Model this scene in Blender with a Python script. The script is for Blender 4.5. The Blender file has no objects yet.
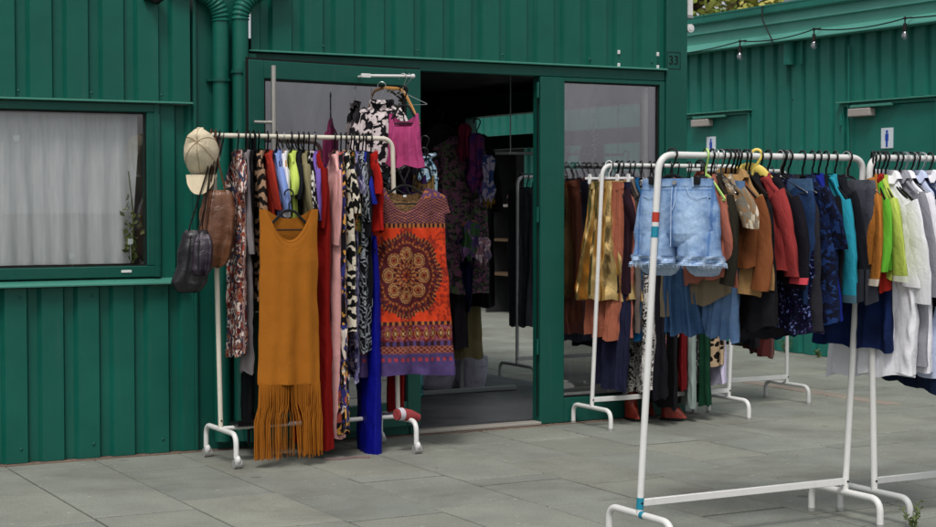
import bpy, bmesh, math, random
from mathutils import Vector, Matrix, noise

# ------------------------------------------------------------------ camera, light, exposure
SC = bpy.context.scene
COL = SC.collection
EYE = 1.33
FPX, PW, PH = 1670.0, 936.0, 527.0
PITCH = math.atan(63.5 / FPX)
HX, HY = math.cos(math.radians(61.2)), math.sin(math.radians(61.2))      # heading of the camera; X runs along the shop front

cam_d = bpy.data.cameras.new('camera')
cam = bpy.data.objects.new('camera', cam_d); COL.objects.link(cam)
cam_d.sensor_width = 36.0
cam_d.lens = 36.0 * FPX / PW
cam_d.clip_end = 400
cam.location = (0, 0, EYE)
cam.rotation_euler = (math.radians(90) - PITCH, 0, math.atan2(HY, HX) - math.radians(90))
cam_d.dof.use_dof = True
cam_d.dof.focus_distance = 7.9
cam_d.dof.aperture_fstop = 9.0
SC.camera = cam

SUN_EL, SUN_AZ = math.radians(58), math.radians(232)       # azimuth of the sun, counter-clockwise from +X
world = bpy.data.worlds.new('World'); SC.world = world; world.use_nodes = True
wn = world.node_tree.nodes; wl = world.node_tree.links
bg = wn['Background']
sky = wn.new('ShaderNodeTexSky'); sky.sky_type = 'NISHITA'; sky.sun_disc = False
sky.sun_elevation = SUN_EL; sky.sun_rotation = math.radians(90) - SUN_AZ
sky.air_density = 1.0; sky.dust_density = 6.0; sky.ozone_density = 1.0
hsv = wn.new('ShaderNodeHueSaturation'); hsv.inputs['Saturation'].default_value = 0.35
wl.new(sky.outputs[0], hsv.inputs['Color']); ov = wn.new('ShaderNodeMix'); ov.data_type = 'RGBA'; ov.inputs[0].default_value = 0.5; ov.inputs[7].default_value = (5.2, 5.3, 5.6, 1)   # thin even cloud
wl.new(hsv.outputs[0], ov.inputs[6]); wl.new(ov.outputs[2], bg.inputs['Color'])
bg.inputs['Strength'].default_value = 0.105
sun_d = bpy.data.lights.new('sun', 'SUN'); sun_d.energy = 1.5; sun_d.angle = math.radians(16); sun_d.color = (1.0, 0.96, 0.9)
sun = bpy.data.objects.new('sun', sun_d); COL.objects.link(sun)
sd = Vector((math.cos(SUN_EL) * math.cos(SUN_AZ), math.cos(SUN_EL) * math.sin(SUN_AZ), math.sin(SUN_EL)))
sun.rotation_euler = sd.to_track_quat('Z', 'Y').to_euler()
vs = SC.view_settings
vs.view_transform = 'Standard'; vs.look = 'None'; vs.gamma = 1.0; vs.use_curve_mapping = False
vs.exposure = 0.3
SC.cycles.max_bounces = 8; SC.cycles.transparent_max_bounces = 12

RND = random.Random(11)
PI = math.pi

# ------------------------------------------------------------------ measuring: rays of the surveyed photograph meet real planes
_f = Vector((HX, HY, 0)); _r = Vector((HY, -HX, 0))
def ray(px, py):
    fw = _f * math.cos(PITCH) - Vector((0, 0, math.sin(PITCH)))
    up = _f * math.sin(PITCH) + Vector((0, 0, math.cos(PITCH)))
    return fw + _r * ((px - PW / 2) / FPX) - up * ((py - PH / 2) / FPX)
def onY(px, py, Y):
    d = ray(px, py); t = Y / d.y; return Vector((d.x * t, Y, EYE + d.z * t))
def onX(px, py, X):
    d = ray(px, py); t = X / d.x; return Vector((X, d.y * t, EYE + d.z * t))
def onZ(px, py, z=0.0):
    d = ray(px, py); t = (z - EYE) / d.z; return Vector((d.x * t, d.y * t, z))
def fx(px, Y): return onY(px, 200, Y).x
def fz(px, py, Y): return onY(px, py, Y).z

# ------------------------------------------------------------------ materials
def lin(h):
    h = h.lstrip('#'); v = [int(h[i:i + 2], 16) / 255 for i in (0, 2, 4)]
    return tuple(((c / 12.92) if c <= 0.04045 else ((c + 0.055) / 1.055) ** 2.4) for c in v) + (1.0,)
def newmat(name, rough=0.8, metal=0.0, spec=0.4):
    m = bpy.data.materials.new(name); m.use_nodes = True
    b = m.node_tree.nodes['Principled BSDF']
    b.inputs['Roughness'].default_value = rough; b.inputs['Metallic'].default_value = metal
    b.inputs['Specular IOR Level'].default_value = spec
    return m, m.node_tree.nodes, m.node_tree.links, b
def ramp(n, stops, const=False):
    r = n.new('ShaderNodeValToRGB'); cr = r.color_ramp
    if const: cr.interpolation = 'CONSTANT'
    while len(cr.elements) < len(stops): cr.elements.new(0.5)
    for e, (p, c) in zip(cr.elements, stops): e.position = p; e.color = c
    return r
def coords(n, l, kind='UV', scale=(1, 1, 1)):
    tc = n.new('ShaderNodeTexCoord'); mp = n.new('ShaderNodeMapping')
    mp.inputs['Scale'].default_value = scale
    l.new(tc.outputs[kind], mp.inputs['Vector']); return mp.outputs[0]
def tex_noise(n, l, vec, scale, detail=3, rough=0.55, dist=0.0):
    t = n.new('ShaderNodeTexNoise'); t.inputs['Scale'].default_value = scale; t.inputs['Detail'].default_value = detail
    t.inputs['Roughness'].default_value = rough; t.inputs['Distortion'].default_value = dist
    l.new(vec, t.inputs['Vector']); return t
def bump(n, l, h, b, dist=0.002, st=0.6, prev=None):
    u = n.new('ShaderNodeBump'); u.inputs['Distance'].default_value = dist; u.inputs['Strength'].default_value = st
    l.new(h, u.inputs['Height'])
    if prev is not None: l.new(prev, u.inputs['Normal'])
    l.new(u.outputs[0], b.inputs['Normal']); return u.outputs[0]
def mixc(n, l, fac, a, b, mode='MIX'):
    m = n.new('ShaderNodeMix'); m.data_type = 'RGBA'; m.blend_type = mode
    if isinstance(fac, (int, float)): m.inputs[0].default_value = fac
    else: l.new(fac, m.inputs[0])
    for k, v in ((6, a), (7, b)):
        if isinstance(v, tuple): m.inputs[k].default_value = v
        else: l.new(v, m.inputs[k])
    return m.outputs[2]
def dk(c, f): return (c[0] * f, c[1] * f, c[2] * f, 1.0)

_fabc = {}
def fabric(kind, *cols, scale=1.0, rough=0.85, metal=0.0, wr=1.0):
    """woven cloth; kind = plain, floral, spots, stripes, camo, sequins, denim, zigzag, tiger, lines"""
    key = (kind, cols, scale, rough, metal, wr)
    if key in _fabc: return _fabc[key]
    m, n, l, b = newmat('fabric_' + kind, rough, metal, 0.25)
    C = [dk(c, .82) if max(c[:3]) < .55 else c for c in (lin(c) for c in cols)]
    uv = coords(n, l)
    if kind == 'plain':
        t = tex_noise(n, l, uv, 9, 4)
        r = ramp(n, [(0.3, dk(C[0], 0.92)), (0.7, dk(C[0], 1.05))]); l.new(t.outputs[0], r.inputs[0]); out = r.outputs[0]
    elif kind == 'denim':
        t = tex_noise(n, l, uv, 6 * scale, 5, 0.65)
        r = ramp(n, [(0.32, C[0]), (0.55, C[1]), (0.75, dk(C[1], 1.25))]); l.new(t.outputs[0], r.inputs[0])
        t2 = tex_noise(n, l, coords(n, l, 'UV', (420, 160, 1)), 1, 2)
        r2 = ramp(n, [(0.3, (0.86, 0.86, 0.86, 1)), (0.7, (1.08, 1.08, 1.08, 1))]); l.new(t2.outputs[0], r2.inputs[0])
        out = mixc(n, l, 1.0, r.outputs[0], r2.outputs[0], 'MULTIPLY')
    elif kind in ('floral', 'sequins'):
        d = tex_noise(n, l, uv, 14 * scale, 2)
        ad = n.new('ShaderNodeVectorMath'); ad.operation = 'MULTIPLY_ADD'
        l.new(d.outputs['Color'], ad.inputs[0]); ad.inputs[1].default_value = (0.05 / scale,) * 3; l.new(uv, ad.inputs[2])
        v = n.new('ShaderNodeTexVoronoi'); v.inputs['Scale'].default_value = 34 * scale; l.new(ad.outputs[0], v.inputs['Vector'])
        sp = n.new('ShaderNodeSeparateColor'); l.new(v.outputs['Color'], sp.inputs[0])
        N = len(C); r = ramp(n, [(i / N, C[i]) for i in range(N)], True); l.new(sp.outputs[0], r.inputs[0])
        v2 = n.new('ShaderNodeTexVoronoi'); v2.inputs['Scale'].default_value = 80 * scale; l.new(ad.outputs[0], v2.inputs['Vector'])
        sp2 = n.new('ShaderNodeSeparateColor'); l.new(v2.outputs['Color'], sp2.inputs[0])
        r3 = ramp(n, [(i / N, C[(i * 2 + 1) % N]) for i in range(N)], True); l.new(sp2.outputs[1], r3.inputs[0])
        big = tex_noise(n, l, uv, 22 * scale, 2); rb = ramp(n, [(0.47, (0, 0, 0, 1)), (0.53, (1, 1, 1, 1))]); l.new(big.outputs[0], rb.inputs[0])
        out = mixc(n, l, rb.outputs[0], r.outputs[0], r3.outputs[0])
        if kind == 'sequins': b.inputs['Roughness'].default_value = 0.3
    elif kind == 'spots':
        d = tex_noise(n, l, uv, 20 * scale, 1)
        ad = n.new('ShaderNodeVectorMath'); ad.operation = 'MULTIPLY_ADD'
        l.new(d.outputs['Color'], ad.inputs[0]); ad.inputs[1].default_value = (0.03 / scale,) * 3; l.new(uv, ad.inputs[2])
        v = n.new('ShaderNodeTexVoronoi'); v.inputs['Scale'].default_value = 42 * scale; l.new(ad.outputs[0], v.inputs['Vector'])
        r = ramp(n, [(0.0, C[1]), (0.38, C[1]), (0.43, C[0])]); l.new(v.outputs['Distance'], r.inputs[0]); out = r.outputs[0]
    elif kind in ('stripes', 'zigzag', 'tiger', 'lines'):
        w = n.new('ShaderNodeTexWave'); w.inputs['Scale'].default_value = {'stripes': 9, 'zigzag': 5, 'tiger': 5.5, 'lines': 14}[kind] * scale
        w.bands_direction = {'stripes': 'X', 'zigzag': 'Y', 'tiger': 'Y', 'lines': 'DIAGONAL'}[kind]
        w.inputs['Distortion'].default_value = {'stripes': 0.6, 'zigzag': 9, 'tiger': 7, 'lines': 14}[kind]
        w.inputs['Detail Scale'].default_value = {'stripes': 1, 'zigzag': 3, 'tiger': 1.6, 'lines': 1.2}[kind]
        l.new(uv, w.inputs['Vector'])
        p = {'stripes': .5, 'zigzag': .55, 'tiger': .5, 'lines': .66}[kind]
        r = ramp(n, [(p - 0.05, C[0]), (p + 0.05, C[1])]); l.new(w.outputs[0], r.inputs[0]); out = r.outputs[0]
    elif kind == 'camo':
        t = tex_noise(n, l, uv, 13 * scale, 2, 0.5, 0.6)
        N = len(C); r = ramp(n, [(0.36 + 0.28 * i / N, C[i]) for i in range(N)], True); l.new(t.outputs[0], r.inputs[0]); out = r.outputs[0]
    l.new(out, b.inputs['Base Color'])
    b.inputs['Sheen Weight'].default_value = 0.0; b.inputs['Specular IOR Level'].default_value = 0.15 if metal == 0 else 0.4
    w1 = tex_noise(n, l, coords(n, l, 'UV', (1.6, 0.7, 1)), 16, 4, 0.6, 0.8)
    nb = bump(n, l, w1.outputs[0], b, 0.015 * wr, 0.55)
    w2 = tex_noise(n, l, uv, 420, 1)
    bump(n, l, w2.outputs[0], b, 0.0012, 0.5, nb)
    _fabc[key] = m; return m

def paint(name, col, rough=0.42, var=0.16, dirt=True, metal=0.0, bumpd=0.0012):
    m, n, l, b = newmat(name, rough, metal, 0.35)
    C = lin(col)
    ob = coords(n, l, 'Object')
    t = tex_noise(n, l, ob, 1.6, 5, 0.6)
    r = ramp(n, [(0.3, dk(C, 1 - var)), (0.7, dk(C, 1 + var))]); l.new(t.outputs[0], r.inputs[0]); out = r.outputs[0]
    if dirt:
        t2 = tex_noise(n, l, coords(n, l, 'Object', (26, 26, 1.3)), 1, 5, 0.7)
        r2 = ramp(n, [(0.56, (0, 0, 0, 1)), (0.76, (1, 1, 1, 1))]); l.new(t2.outputs[0], r2.inputs[0])
        ms = n.new('ShaderNodeMath'); ms.operation = 'MULTIPLY'; ms.inputs[1].default_value = 0.16; l.new(r2.outputs[0], ms.inputs[0])
        out = mixc(n, l, ms.outputs[0], out, dk(lin('6f8078'), 0.6))
        t4 = tex_noise(n, l, ob, 42, 4, 0.7)
        r4 = ramp(n, [(0.64, (0, 0, 0, 1)), (0.72, (.5, .5, .5, 1))]); l.new(t4.outputs[0], r4.inputs[0])
        out = mixc(n, l, r4.outputs[0], out, dk(C, 0.55))
    l.new(out, b.inputs['Base Color'])
    t3 = tex_noise(n, l, ob, 5, 4); r3 = ramp(n, [(0.3, (rough * .8,) * 3 + (1,)), (0.7, (rough * 1.35,) * 3 + (1,))])
    l.new(t3.outputs[0], r3.inputs[0]); l.new(r3.outputs[0], b.inputs['Roughness'])
    t5 = tex_noise(n, l, ob, 3.5, 3); bump(n, l, t5.outputs[0], b, bumpd * 12, 0.4)
    return m

def glassmat(name, tint=(0.9, 0.92, 0.92), refl=0.12, rough=0.0):
    m = bpy.data.materials.new(name); m.use_nodes = True; n = m.node_tree.nodes; l = m.node_tree.links
    n.remove(n['Principled BSDF']); out = n['Material Output']
    tr = n.new('ShaderNodeBsdfTransparent'); tr.inputs[0].default_value = tint + (1,)
    gl = n.new('ShaderNodeBsdfGlossy'); gl.inputs['Roughness'].default_value = rough; gl.inputs['Color'].default_value = (0.95, 0.93, 0.97, 1)
    fr = n.new('ShaderNodeLayerWeight'); fr.inputs[0].default_value = 0.5
    pw = n.new('ShaderNodeMath'); pw.operation = 'POWER'; pw.inputs[1].default_value = 4.0; l.new(fr.outputs['Facing'], pw.inputs[0])
    ad = n.new('ShaderNodeMath'); ad.operation = 'ADD'; ad.inputs[1].default_value = refl; ad.use_clamp = True
    mx = n.new('ShaderNodeMixShader')
    sm = tex_noise(n, l, coords(n, l, 'Object', (1, 1, .6)), 2.6, 5, .65, 1.2); rs = ramp(n, [(.3, (.72, .72, .72, 1)), (.7, (1, 1, 1, 1))]); l.new(sm.outputs[0], rs.inputs[0])
    l.new(mixc(n, l, 1.0, rs.outputs[0], (.95, .93, .97, 1), 'MULTIPLY'), gl.inputs['Color'])
    l.new(pw.outputs[0], ad.inputs[0]); l.new(ad.outputs[0], mx.inputs[0]); l.new(tr.outputs[0], mx.inputs[1]); l.new(gl.outputs[0], mx.inputs[2])
    l.new(mx.outputs[0], out.inputs['Surface'])
    return m

M = {}
M['green'] = paint('green_painted_steel', '0f5a4d', 0.42)
M['green_frame'] = paint('green_frame_paint', '0e5045', 0.38, 0.07)
M['green_low'] = M['green']
M['green_far'] = paint('teal_painted_steel', '166d60', 0.45)
M['fascia'] = paint('pale_teal_flashing', '52988a', 0.5, 0.08)
M['lip'] = paint('pale_green_sill_edge', '438676', 0.4, 0.08)
M['seal'] = paint('black_rubber_seal', '0c100f', 0.7, 0.1, False)
M['white_tube'] = paint('white_enamelled_tube', 'dcdcda', 0.32, 0.05)
M['old_tube'] = paint('worn_grey_white_tube', 'b9bbba', 0.4, 0.12)
M['grey_tube'] = paint('grey_steel_tube', '8b9193', 0.4, 0.12)
M['cream_tube'] = paint('cream_white_tube', 'd8d2c2', 0.35, 0.05)
M['steel'] = paint('brushed_steel', 'c4c0b8', 0.3, 0.05, False, 0.85)
M['chrome'] = paint('chrome_wire', 'cfcfcf', 0.2, 0.02, False, 1.0)
M['black_plastic'] = paint('black_plastic', '0c0d10', 0.32, 0.2, False)
M['white_plastic'] = paint('white_plastic', 'd9d9d9', 0.4, 0.05, False)
M['yellow_plastic'] = paint('yellow_plastic', 'e8cf66', 0.38, 0.04, False)
M['lime_plastic'] = paint('pale_lime_plastic', 'b9e07c', 0.38, 0.04, False)
M['wood'] = paint('varnished_wood', 'b5834a', 0.4, 0.15, False)
M['rubber'] = paint('grey_castor_rubber', '9a9a98', 0.5, 0.1)
M['dark_int'] = paint('shaded_interior_board', '2b2c2e', 0.8, 0.2)  # little light gets inside; that dimness is put into this dark grey
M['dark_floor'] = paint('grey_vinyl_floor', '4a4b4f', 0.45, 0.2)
M['thresh'] = paint('aluminium_threshold', '9c9890', 0.4, 0.1)
M['closer'] = paint('beige_grey_casing', 'a59d98', 0.45, 0.06)
M['black_cable'] = paint('black_cable', '10100f', 0.6, 0.1, False)
M['blue_sign'] = paint('blue_print', '1c46b0', 0.5, 0.03, False)
M['sign_white'] = paint('white_sign_card', 'd8e2ea', 0.5, 0.03, False)
M['red_tape'] = paint('red_tape', 'b23a28', 0.5, 0.08, False)
M['teal_tape'] = paint('teal_tape', '1f86a0', 0.5, 0.08, False)
M['black_letter'] = paint('dark_print', '06140f', 0.6, 0.05, False)
M['glass'] = glassmat('window_glass', (0.98, 0.98, 0.98), refl=0.08)
M['glass_side'] = glassmat('shop_window_glass', (0.8, 0.8, 0.8), refl=0.29)
M['glass_dark'] = glassmat('tinted_door_glass', (0.3, 0.31, 0.33), refl=0.37)
M['bulb_glass'] = glassmat('bulb_glass', (0.85, 0.87, 0.9), 0.25)

# ------------------------------------------------------------------ mesh helpers
class MB:
    def __init__(s): s.v = []; s.f = []; s.uv = {}; s.col = None
    def add(s, vs, fs, uvs=None):
        o = len(s.v); s.v.extend([tuple(v) for v in vs])
        for i, f in enumerate(fs):
            s.f.append(tuple(o + k for k in f))
            if uvs is not None: s.uv[len(s.f) - 1] = uvs[i]
        return o
    def box(s, a, b, bev=0.0):
        (x0, y0, z0), (x1, y1, z1) = a, b
        x0, x1 = min(x0, x1), max(x0, x1); y0, y1 = min(y0, y1), max(y0, y1); z0, z1 = min(z0, z1), max(z0, z1)
        if bev <= 0 or min(x1 - x0, y1 - y0, z1 - z0) < 2.2 * bev:
            vs = [(x, y, z) for x in (x0, x1) for y in (y0, y1) for z in (z0, z1)]
            s.add(vs, [(0, 1, 3, 2), (4, 6, 7, 5), (0, 4, 5, 1), (2, 3, 7, 6), (0, 2, 6, 4), (1, 5, 7, 3)]); return s
        # chamfered box
        vs = []; idx = {}
        for ix, x in enumerate((x0, x1)):
            for iy, y in enumerate((y0, y1)):
                for iz, z in enumerate((z0, z1)):
                    sx, sy, sz = (1 - 2 * ix) * bev, (1 - 2 * iy) * bev, (1 - 2 * iz) * bev
                    idx[ix, iy, iz] = len(vs)
                    vs += [(x, y + sy, z + sz), (x + sx, y, z + sz), (x + sx, y + sy, z)]
        F = []
        for k in (0, 1):
            F.append([idx[k, a_, b_] for a_, b_ in ((0, 0), (0, 1), (1, 1), (1, 0))])
            F.append([idx[a_, k, b_] + 1 for a_, b_ in ((0, 0), (1, 0), (1, 1), (0, 1))])
            F.append([idx[a_, b_, k] + 2 for a_, b_ in ((0, 0), (0, 1), (1, 1), (1, 0))])
        for a_ in (0, 1):
            for b_ in (0, 1):
                F.append([idx[0, a_, b_] + 1, idx[1, a_, b_] + 1, idx[1, a_, b_] + 2, idx[0, a_, b_] + 2])
                F.append([idx[a_, 0, b_] + 0, idx[a_, 1, b_] + 0, idx[a_, 1, b_] + 2, idx[a_, 0, b_] + 2])
                F.append([idx[a_, b_, 0] + 0, idx[a_, b_, 1] + 0, idx[a_, b_, 1] + 1, idx[a_, b_, 0] + 1])
        for i in idx.values(): F.append([i, i + 1, i + 2])
        s.add(vs, F); return s
    def tube(s, pts, rad, seg=10, caps=True, flat=None):
        pts = [Vector(p) for p in pts]; n = len(pts)
        R_ = rad if isinstance(rad, (list, tuple)) else [rad] * n
        T = []
        for i in range(n):
            t = (pts[min(i + 1, n - 1)] - pts[max(i - 1, 0)])
            T.append(t.normalized() if t.length > 1e-9 else Vector((0, 0, 1)))
        up = Vector((0, 0, 1)) if abs(T[0].z) < 0.9 else Vector((0, 1, 0))
        N = (up - T[0] * up.dot(T[0])).normalized(); vs = []
        for i in range(n):
            N = (N - T[i] * N.dot(T[i])).normalized(); B = T[i].cross(N)
            for k in range(seg):
                a = 2 * PI * k / seg
                fl = flat if flat else 1.0
                vs.append(pts[i] + N * (math.cos(a) * R_[i]) + B * (math.sin(a) * R_[i] * fl))
        fs = [(i * seg + k, i * seg + (k + 1) % seg, (i + 1) * seg + (k + 1) % seg, (i + 1) * seg + k) for i in range(n - 1) for k in range(seg)]
        if caps: fs += [tuple(reversed(range(seg))), tuple((n - 1) * seg + k for k in range(seg))]
        s.add(vs, fs); return s
    def ball(s, c, r, seg=12, rings=8, sc=(1, 1, 1)):
        vs = [(c[0], c[1], c[2] - r * sc[2])]
        for j in range(1, rings):
            p = -PI / 2 + PI * j / rings
            for k in range(seg):
                a = 2 * PI * k / seg
                vs.append((c[0] + r * sc[0] * math.cos(p) * math.cos(a), c[1] + r * sc[1] * math.cos(p) * math.sin(a), c[2] + r * sc[2] * math.sin(p)))
        vs.append((c[0], c[1], c[2] + r * sc[2])); L = len(vs) - 1
        fs = [(0, 1 + (k + 1) % seg, 1 + k) for k in range(seg)]
        for j in range(rings - 2):
            for k in range(seg): fs.append((1 + j * seg + k, 1 + j * seg + (k + 1) % seg, 1 + (j + 1) * seg + (k + 1) % seg, 1 + (j + 1) * seg + k))
        b0 = 1 + (rings - 2) * seg
        fs += [(b0 + k, b0 + (k + 1) % seg, L) for k in range(seg)]
        s.add(vs, fs); return s
    def prism(s, poly, axis, t0, t1):
        """poly of 2D points extruded along axis ('x','y','z')"""
        def p(a, b, t): return {'x': (t, a, b), 'y': (a, t, b), 'z': (a, b, t)}[axis]
        n = len(poly)
        vs = [p(a, b, t0) for a, b in poly] + [p(a, b, t1) for a, b in poly]
        s.add(vs, [tuple(range(n)), tuple(reversed(range(n, 2 * n)))] + [(i, (i + 1) % n, n + (i + 1) % n, n + i) for i in range(n)]); return s

def bend(pts, r, k=6):
    """round the corners of a polyline"""
    P = [Vector(p) for p in pts]; out = [P[0]]
    for i in range(1, len(P) - 1):
        a = (P[i - 1] - P[i]); b = (P[i + 1] - P[i]); rr = min(r, a.length * .49, b.length * .49)
        p0 = P[i] + a.normalized() * rr; p2 = P[i] + b.normalized() * rr
        for j in range(k + 1):
            t = j / k; out.append(p0 * (1 - t) ** 2 + P[i] * 2 * t * (1 - t) + p2 * t * t)
    out.append(P[-1]); return out

def obj(name, mb, mat, parent=None, smooth=True, label=None, sub=0):
    me = bpy.data.meshes.new(name); me.from_pydata(mb.v, [], mb.f)
    if mb.uv:
        ul = me.uv_layers.new(name='UVMap')
        for pi, poly in enumerate(me.polygons):
            u = mb.uv.get(pi)
            if u:
                for k, li in enumerate(poly.loop_indices): ul.data[li].uv = u[k]
    if mb.col is not None:
        ca = me.color_attributes.new('Col', 'FLOAT_COLOR', 'POINT')
        for i, c in enumerate(mb.col): ca.data[i].color = c
    me.validate(); me.update()
    bm = bmesh.new(); bm.from_mesh(me); bmesh.ops.recalc_face_normals(bm, faces=bm.faces); bm.to_mesh(me); bm.free()
    if smooth: me.shade_smooth() if not hasattr(me, 'set_sharp_from_angle') else (me.shade_smooth(), me.set_sharp_from_angle(angle=math.radians(38)))
    if mat is not None: me.materials.append(mat)
    o = bpy.data.objects.new(name, me); COL.objects.link(o)
    if parent is not None: o.parent = parent
    if label: o['label'] = label
    return o
def wobj(name, mb, mat, parent, smooth=True, label=None):
    """same, for vertices measured in the yard: moved into the frame of the thing they belong to"""
    r = parent
    while r.parent: r = r.parent
    Mi = (Matrix.Translation(r.location) @ Matrix.Rotation(r.rotation_euler.z, 4, 'Z')).inverted()
    mb.v = [tuple(Mi @ Vector(v)) for v in mb.v]
    return obj(name, mb, mat, parent, smooth, label)
def thing(name, label, cat, loc=(0, 0, 0), rz=0.0, group=None):
    o = bpy.data.objects.new(name, None); COL.objects.link(o); o.empty_display_size = 0.1
    o.location = loc; o.rotation_euler = (0, 0, rz); o['label'] = label; o['category'] = cat
    if group: o['group'] = group
    return o
def tag(o, label, cat, group=None):
    o['label'] = label; o['category'] = cat
    if group: o['group'] = group
    return o
def struct(name, mb, mat, kind='structure', smooth=False):
    o = obj(name, mb, mat, None, smooth); o['kind'] = kind; return o

# ------------------------------------------------------------------ paving
FY = 8.42                                     # the plane of the shop fronts
def pave_mat(name, base, var):
    m, n, l, b = newmat(name, 0.8, 0, 0.35)
    at = n.new('ShaderNodeAttribute'); at.attribute_name = 'Col'
    ob = coords(n, l, 'Object')
    t = tex_noise(n, l, ob, 2.2, 6, 0.65); r = ramp(n, [(0.3, (0.80, 0.80, 0.80, 1)), (0.7, (1.14, 1.14, 1.12, 1))]); l.new(t.outputs[0], r.inputs[0])
    c = mixc(n, l, 1.0, at.outputs['Color'], r.outputs[0], 'MULTIPLY')
    t2 = tex_noise(n, l, ob, 90, 3, 0.7); r2 = ramp(n, [(0.3, (0.78, 0.78, 0.78, 1)), (0.72, (1.18, 1.18, 1.18, 1))]); l.new(t2.outputs[0], r2.inputs[0])
    c = mixc(n, l, 1.0, c, r2.outputs[0], 'MULTIPLY')
    v = n.new('ShaderNodeTexVoronoi'); v.inputs['Scale'].default_value = 1.7; l.new(ob, v.inputs['Vector'])
    r3 = ramp(n, [(0.0, (1, 1, 1, 1)), (0.045, (1, 1, 1, 1)), (0.06, (0, 0, 0, 1))]); l.new(v.outputs['Distance'], r3.inputs[0])
    ms = n.new('ShaderNodeMath'); ms.operation = 'MULTIPLY'; ms.inputs[1].default_value = 0.45; l.new(r3.outputs[0], ms.inputs[0])
    c = mixc(n, l, ms.outputs[0], c, dk(lin('4a4a44'), 0.7))
    t6 = tex_noise(n, l, ob, 0.9, 6, 0.75, 0.8); r6 = ramp(n, [(0.50, (0, 0, 0, 1)), (0.66, (.42, .42, .42, 1))]); l.new(t6.outputs[0], r6.inputs[0])
    c = mixc(n, l, r6.outputs[0], c, dk(lin('5c5a50'), 0.9))
    v3_ = n.new('ShaderNodeTexVoronoi'); v3_.inputs['Scale'].default_value = 6; l.new(ob, v3_.inputs['Vector'])
    r7 = ramp(n, [(0.0, (.5, .5, .5, 1)), (0.05, (.5, .5, .5, 1)), (0.07, (0, 0, 0, 1))]); l.new(v3_.outputs['Distance'], r7.inputs[0])
    c = mixc(n, l, r7.outputs[0], c, lin('b0b0a6'))
    l.new(c, b.inputs['Base Color'])
    bump(n, l, t2.outputs[0], b, 0.0025, 0.5); return m
M['pave'] = pave_mat('concrete_paving', '70746c', 0.1)
m, n, l, b = newmat('dark_jointing_sand', 0.95); t = tex_noise(n, l, coords(n, l, 'Object'), 60, 3)
r = ramp(n, [(0.3, lin('1c1c18')), (0.7, lin('36342e'))]); l.new(t.outputs[0], r.inputs[0]); l.new(r.outputs[0], b.inputs['Base Color']); M['joint'] = m
g = MB(); g.add([(-150, -150, -0.012), (200, -150, -0.012), (200, 200, -0.012), (-150, 200, -0.012)], [(0, 1, 2, 3)])
struct('ground', g, M['joint'])
pv = MB(); pv.col = []
PB = lin('84877f'); cw = 0.45
for ci in range(-12, 34):
    x0 = 0.62 + ci * cw; y = -3.0 - RND.random() * 0.8
    if x0 < -4: pass
    while y < 24:
        L = RND.choice([0.9, 0.75, 0.6, 0.6, 0.75, 0.15, 0.45]); y1 = y + L
        g_ = RND.choice([0.004, 0.005, 0.005, 0.008]); zt = RND.uniform(-0.0015, 0.0012); bv = 0.003
        a = (x0 + g_ * .8, y + g_ * 1.7); c = (x0 + cw - g_ * .8, y1 - g_ * 1.7)
        vs = [(a[0], a[1], -0.011), (c[0], a[1], -0.011), (c[0], c[1], -0.011), (a[0], c[1], -0.011),
              (a[0], a[1], zt - bv), (c[0], a[1], zt - bv), (c[0], c[1], zt - bv), (a[0], c[1], zt - bv),
              (a[0] + bv, a[1] + bv, zt), (c[0] - bv, a[1] + bv, zt), (c[0] - bv, c[1] - bv, zt), (a[0] + bv, c[1] - bv, zt)]
        fs = [(8, 9, 10, 11)] + [(i, (i + 1) % 4, 4 + (i + 1) % 4, 4 + i) for i in range(4)] + [(4 + i, 4 + (i + 1) % 4, 8 + (i + 1) % 4, 8 + i) for i in range(4)]
        pv.add(vs, fs)
        k = 1 + RND.uniform(-0.08, 0.08); h = RND.uniform(-0.02, 0.02)
        pv.col += [(PB[0] * k * (1 + h), PB[1] * k, PB[2] * k * (1 - h), 1)] * 12
        y = y1
struct('paving', pv, M['pave'])
# brown drain strip across the passage
M['brown_brick'] = paint('worn_brown_brick', '8a8076', 0.85, 0.25)
ds = MB(); yy = 8.15
while yy < 10.6:
    ds.box((7.58, yy, -0.01), (7.72, yy + 0.052, 0.0035), 0.002); yy += 0.058
struct('drain_strip', ds, M['brown_brick'])
# debris line where the wall meets the paving
db = MB()
for i in range(1500):
    x = RND.uniform(-0.5, 6.2); y = FY - 0.015 - abs(RND.gauss(0, 0.022)); s_ = RND.uniform(0.0015, 0.006)
    if 4.3 < x < 5.1: y = FY - 0.07 - abs(RND.gauss(0, 0.012))
    db.ball((x, y, s_ * 0.4), s_, 5, 3, (1, RND.uniform(.5, 1.3), 0.5))
M['debris'] = paint('dry_leaf_and_grit_debris', '8a7264', 0.95, 0.5, False)
struct('grit', db, M['debris'], 'stuff')
sl = MB(); sl.box((-2.2, FY - 0.055, -0.011), (6.25, FY + 0.12, 0.0022)); struct('slab_edge', sl, paint('dirty_slab_edge', '6b5c52', 0.9, 0.3))

lt = MB()
for i in range(90):
    x, y = RND.uniform(1.5, 9), RND.uniform(4.2, 12)
    if y > FY - .1 and x < 6.3: continue
    a = RND.uniform(0, 6.28); s_ = RND.uniform(.006, .018); c = Vector((x, y, .004)); d = Vector((math.cos(a), math.sin(a), RND.uniform(0, .3))); e = Vector((-d.y, d.x, RND.uniform(-.2, .3))) * .4
    lt.add([c, c + (d * .5 + e) * s_, c + d * s_, c + (d * .5 - e) * s_], [(0, 1, 2, 3)])
struct('fallen_leaves', lt, M['debris'], 'stuff')
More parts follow.
